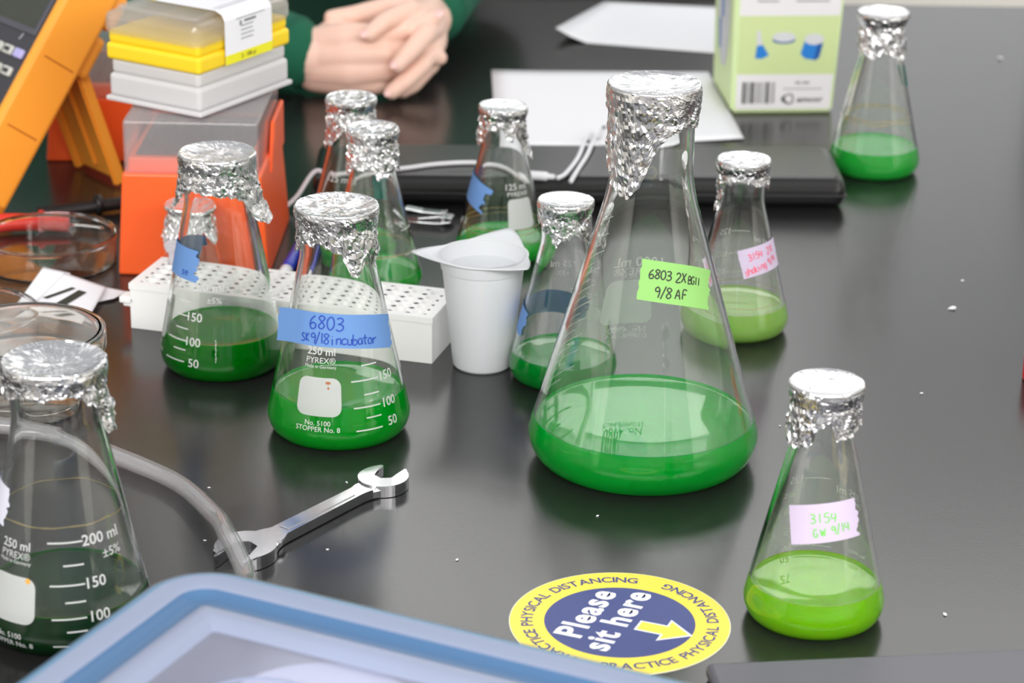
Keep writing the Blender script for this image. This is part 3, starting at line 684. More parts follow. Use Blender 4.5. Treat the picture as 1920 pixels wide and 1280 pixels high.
# ------------------------------------------------------------------ handheld meter in its amber holster
def meter():
    be, al, th = R(50), R(36), .042
    v = Vector((cos(be), -sin(be), 0)); d = Vector((sin(be), cos(be), 0))
    u = d*sin(al)+Vector((0, 0, cos(al))); n = -d*cos(al)+Vector((0, 0, sin(al)))
    E0 = Vector((-.3975, 1.748, th*sin(al)+.0006))          # right front bottom edge
    o = E0-v*.047
    t = empty('handheld_meter', o, 0, 'handheld meter in amber holster leaning on its stand at the upper left', 'multimeter')
    t.matrix_world = Matrix(((v.x, u.x, n.x, o.x), (v.y, u.y, n.y, o.y), (v.z, u.z, n.z, o.z), (0, 0, 0, 1)))
    L = .205; W = .047
    bm = bmesh.new()   # holster: side rails, ends and back, with chamfered corners
    rbox(bm, W-.010, W, 0, L, -th, 0, .0035, 2); rbox(bm, -W, -W+.010, 0, L, -th, 0, .0035, 2)
    rbox(bm, -W, W, 0, .012, -th, -.001, .0035, 2); rbox(bm, -W, W, L-.012, L, -th, -.001, .0035, 2); rbox(bm, -W+.002, W-.002, .002, L-.002, -th, -th+.006, .002, 2)
    bmo('holster', bm, M['amber'], t)
    dk = pbr('seam_brown', lin(190, 105, 25), .6)
    for s in (.062, .118): boxo('holster_seam', (W-.0004, W+.00025, s, s+.0012, -th+.006, -.008), dk, t)
    face = pbr('meter_face', lin(62, 62, 68), .5)
    bm = bmesh.new(); rbox(bm, -W+.0098, W-.0098, .0118, L-.0118, -.03, -.0025, .0015); bmo('face_panel', bm, face, t)
    bz = pbr('screen_bezel', lin(82, 82, 92), .35); sc = pbr('screen', lin(62, 66, 58), .25)
    bm = bmesh.new(); rbox(bm, -.034, .034, .128, .184, -.0026, -.0010, .0008); s = bmo('screen_bezel', bm, bz, t)
    bm = bmesh.new(); rbox(bm, -.030, .030, .133, .180, -.0012, -.0007); bmo('screen', bm, sc, s)
    kg = pbr('key_grey', lin(205, 205, 198), .5); kl = pbr('key_lilac', lin(186, 180, 232), .5); kb = pbr('key_black', lin(60, 60, 62), .5)
    for row, y in enumerate((.112, .097)):
        for c in range(4):
            x = .027-c*.0150-row*.003
            bm = bmesh.new(); rbox(bm, x-.0058, x+.0058, y-.0036, y+.0036, -.0026, .0006, .0012, 2)
            k = bmo('key', bm, kl if (row == 0 and c == 0) else kg, t)
            if not (row == 0 and c == 0):
                bm = bmesh.new(); rbox(bm, x-.0036, x+.0036, y-.0016, y+.0016, .0006, .0009); bmo('key_mark', bm, kb, k)
    wt = pbr('dial_print', lin(200, 205, 212), .6)
    for gg in (place(bar2d(.016, .122, .018, .127, .001, 1), lambda a, b: Vector((a, b, -.0022))), place(disc2d(.020, .078, .003, .002, 10), lambda a, b: Vector((a, b, -.0022))), place(disc2d(.017, .066, .0015, .003, 10), lambda a, b: Vector((a, b, -.0022)))): obj('dial_print', *gg, wt, t)
    V, F = lathe([(0, .006), (.017, .006), (.0185, .004), (.019, -.003)], 40)
    dl = obj('rotary_dial', [(x, y+.052, z-.0025+.0004) for x, y, z in V], F, kb, t, True)
    bm = bmesh.new(); rbox(bm, -.002, .002, .042, .064, .003, .0055, .0006); bmo('dial_pointer', bm, kg, dl)
    # hinge block and tilt stand
    bm = bmesh.new(); rbox(bm, -.034, W-.006, .118, .152, -th-.012, -th+.001, .004, 2); rbox(bm, -.034, W-.004, .158, .186, -th-.012, -th+.001, .004, 2); bmo('hinge_block', bm, M['amber'], t)
    hy, hz, fy, fz = .130, -th-.004, .113*sin(al), -th-.113*cos(al)
    dirv = Vector((0, fy-hy, fz-hz)); ln = dirv.length; dirv.normalize(); nr = Vector((0, -dirv.z, dirv.y))
    bm = bmesh.new()
    def plate(x0, x1, s0, s1, q0, q1, bv=.0015):
        vv = []
        for q in (q0, q1):
            for x, s_ in ((x0, s0), (x1, s0), (x1, s1), (x0, s1)):
                vv.append(bm.verts.new(Vector((x, hy, hz))+dirv*s_+nr*q))
        fs = [bm.faces.new([vv[i] for i in f]) for f in [(0, 3, 2, 1), (4, 5, 6, 7), (0, 1, 5, 4), (1, 2, 6, 5), (2, 3, 7, 6), (3, 0, 4, 7)]]
        bmesh.ops.bevel(bm, geom=list({e for f in fs for e in f.edges}), offset=bv, segments=2, affect='EDGES')
    plate(-.030, .030, 0, ln-.004, -.0015, .0025); plate(.026, .031, 0, ln-.002, -.006, .004); plate(-.031, -.026, 0, ln-.002, -.006, .004); plate(-.002, .002, .01, ln-.012, -.004, .001, .0006)
    bmo('tilt_stand', bm, M['amber'], t)
meter()
def spot(px, py, z=0.0):
    d = _f+_r*((px-960)/FPX)-_u*((py-640)/FPX); k = (z-CAM_H)/d.z
    return Vector((0, 0, CAM_H))+d*k

# test leads lying behind the glass dish
M['redlead'] = pbr('red_rubber', lin(214, 48, 36), .5); M['steel'] = pbr('steel', (.75, .75, .76, 1), .25, 1.0)
def lead(name, pts, m, label, barrel):
    t = empty(name, pts[0], 0, label, 'test lead'); o = Vector(pts[0])
    tube_obj('barrel', [Vector(p)-o for p in pts], barrel, m, t, 14, 6)
    return t, o
t, o = lead('test_lead', [(-.372, 1.7455, .0075), (-.352, 1.7465, .0075), (-.335, 1.747, .0072), (-.3185, 1.7475, .0062)], M['redlead'], 'red test lead tip lying behind the clear dish near the orange box', .0058)
tube_obj('metal_tip', [Vector(p)-o for p in ((-.3190, 1.7475, .0062), (-.302, 1.748, .0055), (-.292, 1.748, .0052))], .0012, M['steel'], t, 8, 2)
tube_obj('collar', [Vector(p)-o for p in ((-.3400, 1.7468, .0080), (-.3370, 1.7468, .0080))], .0078, M['redlead'], t, 14, 1)
t, o = lead('test_lead.001', [(-.345, 1.772, .005), (-.322, 1.782, .005), (-.300, 1.790, .0062), (-.284, 1.797, .0062)], M['black'], 'black test lead lying beside the orange tip box, under the amber stand', .0048)
tube_obj('collar', [Vector(p)-o for p in ((-.306, 1.7876, .0075), (-.302, 1.7893, .0075))], .0072, M['black'], t, 14, 1)

# ------------------------------------------------------------------ glass dishes
def dish(x, y, z, Rd, h, label, lid=True, group='clear round dishes'):
    t = empty('petri_dish', (x, y, z), 0, label, 'petri dish', group)
    w = .0013; r = Rd-.0030 if lid else Rd-.0008
    lathe_obj('dish_base', [(0, 0), (r-.001, 0), (r, .001), (r, h-.0030), (r+.0006, h-.0024), (r+.0008, h-.0014), (r+.0006, h-.0004), (r, h), (r-w, h), (r-w-.0004, h-.0008), (r-w, h-.0026), (r-w, .0022), (r-w-.001, w), (0, w)], M['polystyrene'], t, 112)
    if lid:
        z0 = h-.011
        lathe_obj('dish_lid', [(Rd, z0), (Rd, h-.0008), (Rd-.0008, h), (0, h), (0, h-.0012), (Rd-.0016, h-.0012), (Rd-.0014, h-.002), (Rd-.0012, z0)], M['polystyrene'], t, 112, True)
    return t
dish(-.3210, 1.6810, .0004, .0470, .0215, 'clear round dish in front of the red test lead, beside the orange tip box', False)
dish(-.3475, 1.5320, .0004, .0455, .0200, 'clear dish at the left edge behind the stacked pair of dishes', False)
dish(-.2925, 1.4390, .0004, .0480, .0205, 'lower clear dish of the stacked pair behind the dark flask')
dish(-.2925, 1.4390, .0212, .0485, .0220, 'upper clear dish of the stacked pair behind the dark flask')

# striped paper slips leaning on the dish
def sheet(name, pts, m, nx=14, th=.0002, curl=None, sub=False):
    """pts: 4 corners (x, y, z) bilinear; curl(s, t) -> dz"""
    a, b, c, d = [Vector(p) for p in pts]; V, F = [], []
    for j in range(nx+1):
        for i in range(nx+1):
            s, t = i/nx, j/nx; p = a*(1-s)*(1-t)+b*s*(1-t)+c*s*t+d*(1-s)*t
            if curl: p.z += curl(s, t)
            V.append(p)
    for j in range(nx):
        for i in range(nx): k = j*(nx+1)+i; F.append((k, k+1, k+nx+2, k+nx+1))
    o = obj(name, V, F, m, None, True); md = o.modifiers.new('thickness', 'SOLIDIFY'); md.thickness = th; return o
def onsheet(o, nx=14):
    V = [v.co.copy() for v in o.data.vertices]
    def fn(s, t):
        x, y = s*nx, t*nx; i, j = min(int(x), nx-1), min(int(y), nx-1); fx, fy = x-i, y-j; k = j*(nx+1)+i
        p = V[k]*(1-fx)*(1-fy)+V[k+1]*fx*(1-fy)+V[k+nx+2]*fx*fy+V[k+nx+1]*(1-fx)*fy
        return p+Vector((0, 0, .0006))
    return fn
sl = tag(sheet('paper_slip', [(-.316, 1.585, .0045), (-.2765, 1.570, .002), (-.272, 1.617, .006), (-.3005, 1.6215, .014)], M['paper']), 'white paper slip with black bars leaning against the dish by the orange box', 'paper', 'paper slips by the dish')
for (s0, t0, s1, t1, w) in ((.10, .22, .42, .68, .09), (.42, .14, .62, .66, .17)):
    V, F = [], []
    for i in range(9):
        f = i/8
        for q in (-.5, .5): V.append(onsheet(sl)(s0+(s1-s0)*f+q*w, t0+(t1-t0)*f))
        if i: F.append((2*i-2, 2*i-1, 2*i+1, 2*i))
    obj('printed_bar', V, F, M['inkblack'], sl)
tag(sheet('paper_slip.001', [(-.329, 1.588, .001), (-.296, 1.590, .003), (-.297, 1.624, .013), (-.3155, 1.6265, .016)], M['paper']), 'plain white paper slip under the black-barred slip', 'paper', 'paper slips by the dish')
tag(sheet('paper_slip.002', [(-.290, 1.592, .001), (-.2655, 1.606, .002), (-.2585, 1.622, .001), (-.286, 1.618, .008)], M['paper']), 'white paper slip pointing at the left end of the tube rack', 'paper', 'paper slips by the dish')

# ------------------------------------------------------------------ tube rack, micro tubes, pens
def rack():
    o = Vector((-.2475, 1.5560, 0)); rz = math.atan2(-.056, .1975)
    t = empty('tube_rack', (o.x, o.y, 0), rz, 'white plastic tube rack with rows of holes, behind the two taped flasks', 'tube rack')
    L, D, Hh = .2055, .0540, .0310
    bm = bmesh.new(); shell(bm, .0005, L-.0005, .0005, D-.0005, .0002, Hh-.0002, .001, 0, True); bmo('rack_body', bm, M['rackpp'], t)
    # top plate with drilled wells
    nx, ny = 16, 5; V, F = [], []
    px_, py_ = (L-.012)/nx, (D-.010)/ny
    n = 12; top = Hh; r = min(px_, py_)*.44
    for i in range(nx):
        for j in range(ny):
            cx, cy = .006+px_*(i+.5), .005+py_*(j+.5); k = len(V)
            sq = []
            for q in range(n):
                a = 2*pi*q/n; c_, s_ = cos(a), sin(a); m_ = max(abs(c_), abs(s_)); sq.append((cx+px_/2*c_/m_, cy+py_/2*s_/m_))
            for q in range(n): V.append((sq[q][0], sq[q][1], top))
            for q in range(n): V.append((cx+r*cos(2*pi*q/n), cy+r*sin(2*pi*q/n), top))
            for q in range(n): V.append((cx+r*.92*cos(2*pi*q/n), cy+r*.92*sin(2*pi*q/n), top-.0080))
            for q in range(n):
                b = (q+1) % n; F.append((k+q, k+b, k+n+b, k+n+q)); F.append((k+n+q, k+n+b, k+2*n+b, k+2*n+q))
            F.append(tuple(k+2*n+q for q in range(n)))
    k = len(V)
    for x0, y0, x1, y1 in ((0, 0, L, .005), (0, D-.005, L, D), (0, .005, .006, D-.005), (L-.006, .005, L, D-.005)):
        k = len(V); V += [(x0, y0, top), (x1, y0, top), (x1, y1, top), (x0, y1, top)]; F.append((k, k+1, k+2, k+3))
    k = len(V); V += [(0, 0, top), (L, 0, top), (L, D, top), (0, D, top), (0, 0, top-.004), (L, 0, top-.004), (L, D, top-.004), (0, D, top-.004)]
    F += [(k, k+4, k+5, k+1), (k+1, k+5, k+6, k+2), (k+2, k+6, k+7, k+3), (k+3, k+7, k+4, k)]
    obj('well_plate', V, F, M['rackpp'], t)
    bm = bmesh.new(); rbox(bm, -.0075, .003, .0005, .0120, .0165, .0210, .001); rbox(bm, -.0055, .003, .0020, .0100, .0140, .0172, .001); bmo('end_tab', bm, M['rackpp'], t)
    return t, rz, o
rk, rrz, ro = rack()
def rackpt(x, y, z): return Vector((ro.x+x*cos(rrz)-y*sin(rrz), ro.y+x*sin(rrz)+y*cos(rrz), z))
M['tubepp'] = milky('tube_polypropylene', (.9, .88, .92, 1), .3, .5, .2)
for i, (lx, ly, lab) in enumerate(((.01205, .0446, 'white micro tube standing in the left back corner of the rack'), (.0241, .0446, 'white micro tube half hidden behind the deep green flask, beside its twin'))):
    p = rackpt(lx, ly, .0234)
    t = empty('micro_tube', p, 1.3, lab, 'micro tube', 'micro tubes in the rack')
    lathe_obj('tube_body', [(0, 0), (.002, .0006), (.0028, .006), (.0029, .016), (.0048, .0165), (.0048, .018), (.0040, .018), (.0024, .016), (.0023, .006), (0, .002)], M['tubepp'], t, 24)
    lathe_obj('cap', [(0, .0182), (.0055, .0182), (.0058, .0188), (.0058, .0212), (.0054, .0218), (.0038, .0218), (.0036, .0212), (0, .0212)], M['tubepp'], t, 24)
    bm = bmesh.new(); rbox(bm, .0046, .0085, -.0022, .0022, .0168, .0200, .0006); bmo('hinge', bm, M['tubepp'], t)
M['penblue'] = pbr('blue_pen_barrel', lin(48, 62, 190), .35); M['penpurple'] = pbr('violet_pen_barrel', lin(88, 60, 170), .35); M['penwhite'] = pbr('white_pen_tip', lin(235, 235, 238), .4)
def pen(p0, p1, m, label, r=.0045):
    a, b = Vector(p0), Vector(p1); d = b-a; L = d.length
    t = empty('pen', a, math.atan2(d.y, d.x), label, 'pen')
    for nm, prof, mm in (('barrel', [(0, .011), (r*.8, .011), (r, .014), (r, L-.002), (r*.7, L), (0, L)], m), ('tip', [(0, 0), (r*.75, .0008), (r*.98, .003), (r*.98, .0095), (r*.8, .0112), (0, .0112)], M['penwhite'])):
        V, F = lathe(prof, 20); obj(nm, [(z, x, y+r) for x, y, z in V], F, mm, t, True)
pen((-.1562, 1.650, 0), (-.1415, 1.790, 0), M['penblue'], 'blue pen with white tip lying along the orange tip box')

# ------------------------------------------------------------------ three-cornered plastic beaker
def beaker():
    t = empty('plastic_beaker', (-.0186, 1.5020, 0), 0, 'cloudy white three-cornered plastic beaker, empty, beside the tube rack', 'beaker')
    Hh = .0735; r0, r1 = .0183, .0262
    P = [(0, .0012), (r0-.003, .0010), (r0-.001, 0), (r0, .0012), (r0+(r1-r0)*.9, Hh-.009), (r1, Hh-.0085), (r1+.0012, Hh-.001), (r1+.0006, Hh-.0006), (r1-.0012, Hh-.0085), (r0+(r1-r0)*.9-.0013, Hh-.0095), (r0-.0014, .0035), (r0-.004, .0026), (0, .0026)]
    lathe_obj('beaker_body', P, M['cuppp'], t, 96)
    n = 144; V, F = [], []
    for lvl in (0, 1):
        for ring in (0, 1, 2, 3):
            for i in range(n):
                a = 2*pi*i/n; ph = ((a-R(188)) % (2*pi/3)); ph = min(ph, 2*pi/3-ph)
                tri = max(0, 1-ph/R(44)); reach = .0016+.0165*tri**1.7
                q = (0, .35, .75, 1)[ring]; r = r1+.0006+reach*q
                z = Hh-.0009+(.0032*tri**1.4)*q*q
                V.append((r*cos(a), r*sin(a), z+(.0010 if lvl == 0 else 0)))
    def idx(l, k, i): return (l*4+k)*n+i % n
    for i in range(n):
        for k in range(3):
            F.append((idx(0, k, i), idx(0, k+1, i), idx(0, k+1, i+1), idx(0, k, i+1))); F.append((idx(1, k, i), idx(1, k, i+1), idx(1, k+1, i+1), idx(1, k+1, i)))
        F.append((idx(0, 3, i), idx(1, 3, i), idx(1, 3, i+1), idx(0, 3, i+1))); F.append((idx(0, 0, i), idx(0, 0, i+1), idx(1, 0, i+1), idx(1, 0, i)))
    obj('pouring_rim', V, F, M['cuppp'], t, True)
    G = []
    cyl = lambda a0, z0: (lambda u, v: Vector(((r0+(r1-r0)*.9*(z0+v)/(Hh-.009)+.0002)*cos(R(a0)+u/r1), (r0+(r1-r0)*.9*(z0+v)/(Hh-.009)+.0002)*sin(R(a0)+u/r1), z0+v)))
    for z in (.055, .046, .037, .028): G.append(place(bar2d(-.003, 0, .003, 0, .0005, 2), cyl(92, z)))
    G.append(place(text2d('60', .0036, 0), cyl(78, .055)))
    obj('moulded_scale', *merge(*G), M['rackpp'], t)
    bm = bmesh.new(); bmo('moulded_rib', bm, M['cuppp'], t) if False else bm.free()
    V, F = [], []
    for z in (.045, .062):
        r = r0+(r1-r0)*.9*z/(Hh-.009)
        for da in (-.012, .012): a = R(268)+da; V.append(((r+.0007)*cos(a), (r+.0007)*sin(a), z))
    obj('moulded_rib', V, [(0, 1, 3, 2)], M['rackpp'], t)
beaker()

# ------------------------------------------------------------------ black case, cables, clipper
def case():
    t = empty('black_case', (.0480, 1.862, 0), R(1.2), 'long low black case lying across the bench behind the small flasks', 'case')
    bm = bmesh.new(); rbox(bm, -.1985, .1985, -.044, .046, .0003, .0235, .009, 4); bmo('case_shell', bm, M['blackcase'], t)
    bm = bmesh.new(); rbox(bm, -.1990, .1990, -.0446, .0466, .0100, .0112, .0004); bmo('zip_seam', bm, M['black'], t)
case()
M['cable'] = pbr('white_cable', lin(228, 228, 232), .45)
def cable(name, pts, label, r=.0017):
    o = Vector(pts[0]); t = empty(name, o, 0, label, 'cable', 'white charging cables')
    tube_obj('cord', [Vector(p)-o for p in pts], r, M['cable'], t, 10, 8); return t, o
zt = .0253
t, o = cable('charging_cable', [(-.170, 1.800, .0018), (-.160, 1.806, .010), (-.1475, 1.815, .0262), (-.134, 1.814, zt), (-.086, 1.828, zt), (-.058, 1.841, zt), (-.030, 1.846, zt), (-.008, 1.836, zt), (.008, 1.812, zt+.0010)], 'white cable with a plug lying along the top of the black case')
d = Vector((.0165, -.003, .0)); p = Vector((.0075, 1.8125, zt+.0016))-o
tube_obj('plug', [p, p+d*.3, p+d*.75, p+d, p+d*1.05, p+d*1.35], [.0030, .0034, .0034, .0034, .0022, .0019], M['cable'], t, 14, 1)
cable('charging_cable.001', [(.0318, 1.8085, zt+.0008), (.038, 1.822, zt), (.0480, 1.862, zt+.0005), (.0540, 1.904, .0266), (.0575, 1.928, .0185), (.0600, 1.965, .010), (.0620, 1.985, .008)], 'white cable curling off the back of the case towards the paper')
t, o = cable('charging_cable.002', [(.0415, 1.803, zt), (.0480, 1.836, zt), (.0550, 1.868, zt+.0006), (.0612, 1.907, .0266), (.0660, 1.942, .0180), (.0700, 1.985, .0110)], 'white cable end with dark tip running straight over the case')
tube_obj('dark_tip', [Vector(q)-o for q in ((.0700, 1.985, .0110), (.0720, 1.995, .0105))], .0015, M['black'], t, 10, 1)
def clipper():
    t = empty('nail_clipper', (-.0625, 1.7800, 0), R(-14), 'small chrome nail clipper lying in front of the black case', 'nail clipper')
    def strip(nm, prof, w, th):
        V, F = [], []; n = len(prof)
        for x, z, s in prof:
            for y, zz in ((-w*s, z), (w*s, z), (w*s, z+th), (-w*s, z+th)): V.append((x, y, zz))
        for i in range(n-1):
            for k in range(4): F.append((4*i+k, 4*i+(k+1) % 4, 4*i+4+(k+1) % 4, 4*i+4+k))
        F += [(3, 2, 1, 0), (4*n-4, 4*n-3, 4*n-2, 4*n-1)]
        o = obj(nm, V, F, M['chrome'], t); b = o.modifiers.new('edge', 'BEVEL'); b.width = .0005; b.segments = 2
    strip('lower_jaw', [(-.019, .0002, .8), (-.006, .0002, 1), (.010, .0006, 1), (.0175, .0022, .95), (.019, .0034, .9)], .0052, .0012)
    strip('upper_jaw', [(-.019, .0016, .8), (-.006, .0030, 1), (.010, .0058, 1), (.0175, .0052, .95), (.019, .0044, .9)], .0052, .0012)
    strip('lever', [(-.017, .0092, .8), (-.004, .0078, .9), (.010, .0078, .8), (.014, .0088, .6)], .0046, .0013)
    lathe_obj('pin', [(0, .0002), (.0016, .0002), (.0016, .0095), (.0010, .0102), (0, .0102)], M['chrome'], t, 14).location = (.011, 0, 0)
clipper()

# ------------------------------------------------------------------ papers
cu = lambda s, t: .0012+.0016*sin(s*3.1+.4)*t
p1 = tag(sheet('paper_sheet', [(-.0145, 1.9610, .0002), (.1850, 1.9990, .0002), (.1700, 2.2050, .0002), (-.0215, 2.1990, .0002)], M['paper'], curl=lambda s, t: .0006+.004*max(0, .25-s)*max(0, t-.3)+.0035*max(0, s-.72)*(1-t)), 'white paper sheet lying behind the black case, touching the carton', 'paper', 'loose white sheets')
p2 = tag(sheet('paper_sheet.001', [(.0360, 2.3080, .0002), (.2350, 2.2550, .0002), (.2550, 2.4350, .0002), (.0850, 2.4600, .0002)], M['paper'], curl=lambda s, t: .0006+.012*max(0, .12-s)*(1-t)*8), 'white paper sheet at the far edge of the bench beyond the carton', 'paper', 'loose white sheets')

# ------------------------------------------------------------------ printed carton
def carton():
    t = empty('printed_carton', (.1805, 2.0765, 0), R(5), 'green and white printed carton with blue glassware pictures, barcode and round logo', 'carton')
    gl = pbr('carton_green', lin(200, 216, 156), .6); wh = pbr('carton_white', lin(226, 224, 226), .6); lg = pbr('carton_lime', lin(214, 232, 178), .6)
    w0, w1, d, Hh = .0855, .0915, .0980, .1180
    V = [(0, 0, .0003), (w0, 0, .0003), (w0, d, .0003), (0, d, .0003), (-.001, -.001, Hh), (w1, -.001, Hh), (w1, d+.001, Hh), (-.001, d+.001, Hh)]
    bm = bmesh.new(); v = [bm.verts.new(p) for p in V]
    for q in ((0, 3, 2, 1), (4, 5, 6, 7), (0, 1, 5, 4), (1, 2, 6, 5), (2, 3, 7, 6), (3, 0, 4, 7)): bm.faces.new([v[i] for i in q])
    bmesh.ops.bevel(bm, geom=list(bm.edges), offset=.0022, segments=3, affect='EDGES'); box = bmo('carton_body', bm, lg, t)
    wat = lambda z: w0+(w1-w0)*z/Hh
    front = lambda e: (lambda u, v: Vector((u, -.001*v/Hh-.00025-e, v)))
    def quad(nm, x0, x1, z0, z1, m, e=0, par=None):
        return obj(nm, *place(grid2d(x0, x1, z0, z1, 2, 2, lambda x, y, s, t_: (x if s < .9 else x+(wat(y)-wat(0)) if x > .05 else x, y)), front(e)), m, par or t)
    quad('white_panel', .0035, w0-.0025, .0035, .0335, wh); quad('green_panel', .0035, w0-.0022, .0335, .0835, gl); quad('top_panel', .0035, w0-.0022, .0835, .1160, wh)
    bk = pbr('carton_black', lin(62, 66, 62), .6); mid = pbr('carton_grey', lin(150, 150, 148), .6); bl = pbr('carton_blue', lin(32, 124, 206), .6); pale = pbr('carton_pale', lin(206, 208, 212), .6); db = pbr('carton_deep_blue', lin(18, 84, 160), .6)
    G = ([], []); rnd = random.Random(4); x = .0085
    for wv, sp in ((.0022, .0009), (.0010, .0010), (.0006, .0012), (.0024, .0008), (.0008, .0014), (.0005, .0010), (.0007, .0012), (.0005, .0014), (.0006, .0016), (.0022, .0008), (.0006, .0016), (.0005, .0010), (.0007, .0010)):
        G = merge(G, ([(x, .0085), (x+wv, .0085), (x+wv, .0270), (x, .0270)], [(0, 1, 2, 3)])); x += wv+sp
    obj('barcode', *place(G, front(.0003)), bk, t)
    V, F = [], []
    for i in range(41):
        a = 2*pi*i/40; th = .0012+.0016*max(0, cos(a-R(200))); sh = 1+.10*cos(3*(a-R(60)))
        for q in (0, 1): r = (.0052-(th if q else 0))*sh; V.append((.0475+r*cos(a), .0122+r*sin(a)*.88))
        if i: F.append((2*i-2, 2*i, 2*i+1, 2*i-1))
    obj('round_logo', *place((V, F), front(.0003)), bk, t)
    obj('maker_name', *place(text2d('amcor', .0046, .02, 'LEFT', 1.25, .15), lambda u, v: front(.0003)(.0550+u, .0120+v)), bk, t)
    obj('carton_print', *merge(place(bar2d(.0530, .0262, .0575, .0262, .0020, 1), front(.0003)), place(bar2d(.0590, .0262, .0650, .0262, .0020, 1), front(.0003))), mid, t)
    obj('small_print', *place(bar2d(.0430, .0210, .0760, .0210, .0009, 1), front(.0003)), mid, t)
    for x0, x1, z in ((.018, .036, .0960), (.050, .078, .0960), (.018, .040, .1010), (.050, .074, .1010)): obj('small_print', *place(bar2d(x0, z, x1, z, .0014, 1), front(.0003)), mid, t)
    # pictures of a flask, a dish and a jar
    pic = lambda nm, pts, m, e=.0003: obj(nm, *place((pts, [tuple(range(len(pts)))]), front(e)), m, t)
    pic('pictured_flask', [(.0180, .0475), (.0235, .0470), (.0295, .0500), (.0240, .0590), (.0190, .0580)], bl); pic('pictured_flask', [(.0190, .0580), (.0240, .0590), (.0222, .0660), (.0218, .0710), (.0185, .0710), (.0188, .0660)], pale)
    obj('pictured_dish', *place(disc2d(.0415, .0628, .0095, .0030), front(.0003)), db, t); obj('pictured_dish', *place(disc2d(.0415, .0655, .0098, .0042), front(.0005)), pale, t)
    pic('pictured_jar', [(.0560, .0510), (.0600, .0470), (.0690, .0455), (.0720, .0480), (.0745, .0600), (.0590, .0620)], bl); pic('pictured_jar', [(.0675, .0458), (.0690, .0455), (.0720, .0480), (.0745, .0600), (.0700, .0600)], db, .0005)
    obj('pictured_jar', *place(disc2d(.0668, .0635, .0082, .0048), front(.0006)), pale, t)
    # left-hand side: oval badge with blue lettering strokes
    left = lambda u, v: Vector((-.001*v/Hh-.0003, u, v))
    obj('oval_badge', *place(disc2d(.050, .082, .030, .054, 48), left), pale, t)
    left2 = lambda u, v: Vector((-.001*v/Hh-.0006, u, v))
    for u0, z0, z1 in ((.062, .040, .066), (.050, .070, .120), (.066, .082, .120), (.042, .098, .120)): obj('badge_stroke', *place(([(u0, z0), (u0+.007, z0), (u0+.007, z1), (u0, z1)], [(0, 1, 2, 3)]), left2), bl, t)
carton()

# ------------------------------------------------------------------ tubing and wrench
tp = [spot(-140, 800, .0056), spot(-60, 797, .0056), spot(0, 797, .0056), spot(110, 812, .0056), spot(210, 851, .0056), spot(330, 903, .0056), spot(402, 965, .0110), spot(425, 1000, .0155), spot(444, 1035, .0172), spot(464, 1085, .0200)]
tp += [tp[-1]+Vector((.003, -.030, .008)), tp[-1]+Vector((.005, -.075, .022)), tp[-1]+Vector((.006, -.115, .040))]
def tubing():
    t = empty('plastic_tubing', tp[2], 0, 'clear flexible plastic tube curving behind the dark flask and over the wrench', 'tubing'); o = Vector(tp[2])
    path = spline([p-o for p in tp], 12); n = 24
    V1, F1 = tube_geo(path, .0051, n, False); V2, F2 = tube_geo(path, .0034, n, False)
    k = len(V1); L = len(path)
    F = F1+[tuple(reversed([i+k for i in f])) for f in F2]
    for e in (0, (L-1)*n):
        for j in range(n):
            q = (e+j, e+(j+1) % n, k+e+(j+1) % n, k+e+j); F.append(q if e else tuple(reversed(q)))
    obj('tube_wall', V1+V2, F, M['tubing'], t, True)
tubing()
def wrench():
    a, b = Vector((-.1385, 1.2215, 0)), Vector((-.0710, 1.3130, 0)); d = b-a; L = d.length
    t = empty('open_end_wrench', a, math.atan2(d.y, d.x), 'chrome double open-end wrench lying flat under the clear tube', 'wrench')
    def prism(nm, out, z0, z1, bev=.0008):
        bm = bmesh.new(); lo = [bm.verts.new((x, y, z0)) for x, y in out]; hi = [bm.verts.new((x, y, z1)) for x, y in out]; n = len(out)
        bm.faces.new(list(reversed(lo))); top = bm.faces.new(hi)
        for i in range(n): bm.faces.new((lo[i], lo[(i+1) % n], hi[(i+1) % n], hi[i]))
        es = list(top.edges); bmesh.ops.bevel(bm, geom=es, offset=bev, segments=2, affect='EDGES')
        bmesh.ops.triangulate(bm, faces=[f for f in bm.faces if len(f.verts) > 4]); return bmo(nm, bm, M['chrome'], t)
    def jaw(cx, cy, ang, Rh, op, dep, hgt):
        P = []; ph = math.asin((op/2+.0042)/(Rh*1.02))
        for i in range(37):
            f = ph+(2*pi-2*ph)*i/36; k = 1+.10*max(0, cos(f))**2
            P.append((Rh*k*cos(f), Rh*.97*sin(f)))
        tipx = Rh*1.10
        slot = [(tipx*.98, -op/2-.0012), (tipx*.86, -op/2), (-dep, -op/2), (-dep-op*.26, 0), (-dep, op/2), (tipx*.86, op/2), (tipx*.98, op/2+.0012)]
        P = P+slot
        P = [(cx+x*cos(ang)-y*sin(ang), cy+x*sin(ang)+y*cos(ang)) for x, y in P]
        prism('open_jaw', P, .0004, hgt, .0010)
    jaw(0, 0, R(180+13), .0168, .0150, .0015, .0078); jaw(L, 0, R(15), .0146, .0122, .0012, .0072)
    w0, w1 = .0060, .0050
    S_ = []
    for i in range(21):
        f = i/20; x = .013+(L-.025)*f; w = w0+(w1-w0)*f+.0042*max(0, 1-f*7)**2+.0032*max(0, 1-(1-f)*7)**2; S_.append((x, w))
    prism('shaft', [(x, -w) for x, w in S_]+[(x, w) for x, w in reversed(S_)], .0008, .0062, .0016)
    bm = bmesh.new(); rbox(bm, .030, L-.028, -.0032, .0032, .0060, .0066, .0003); bmo('raised_panel', bm, M['chrome'], t)
wrench()

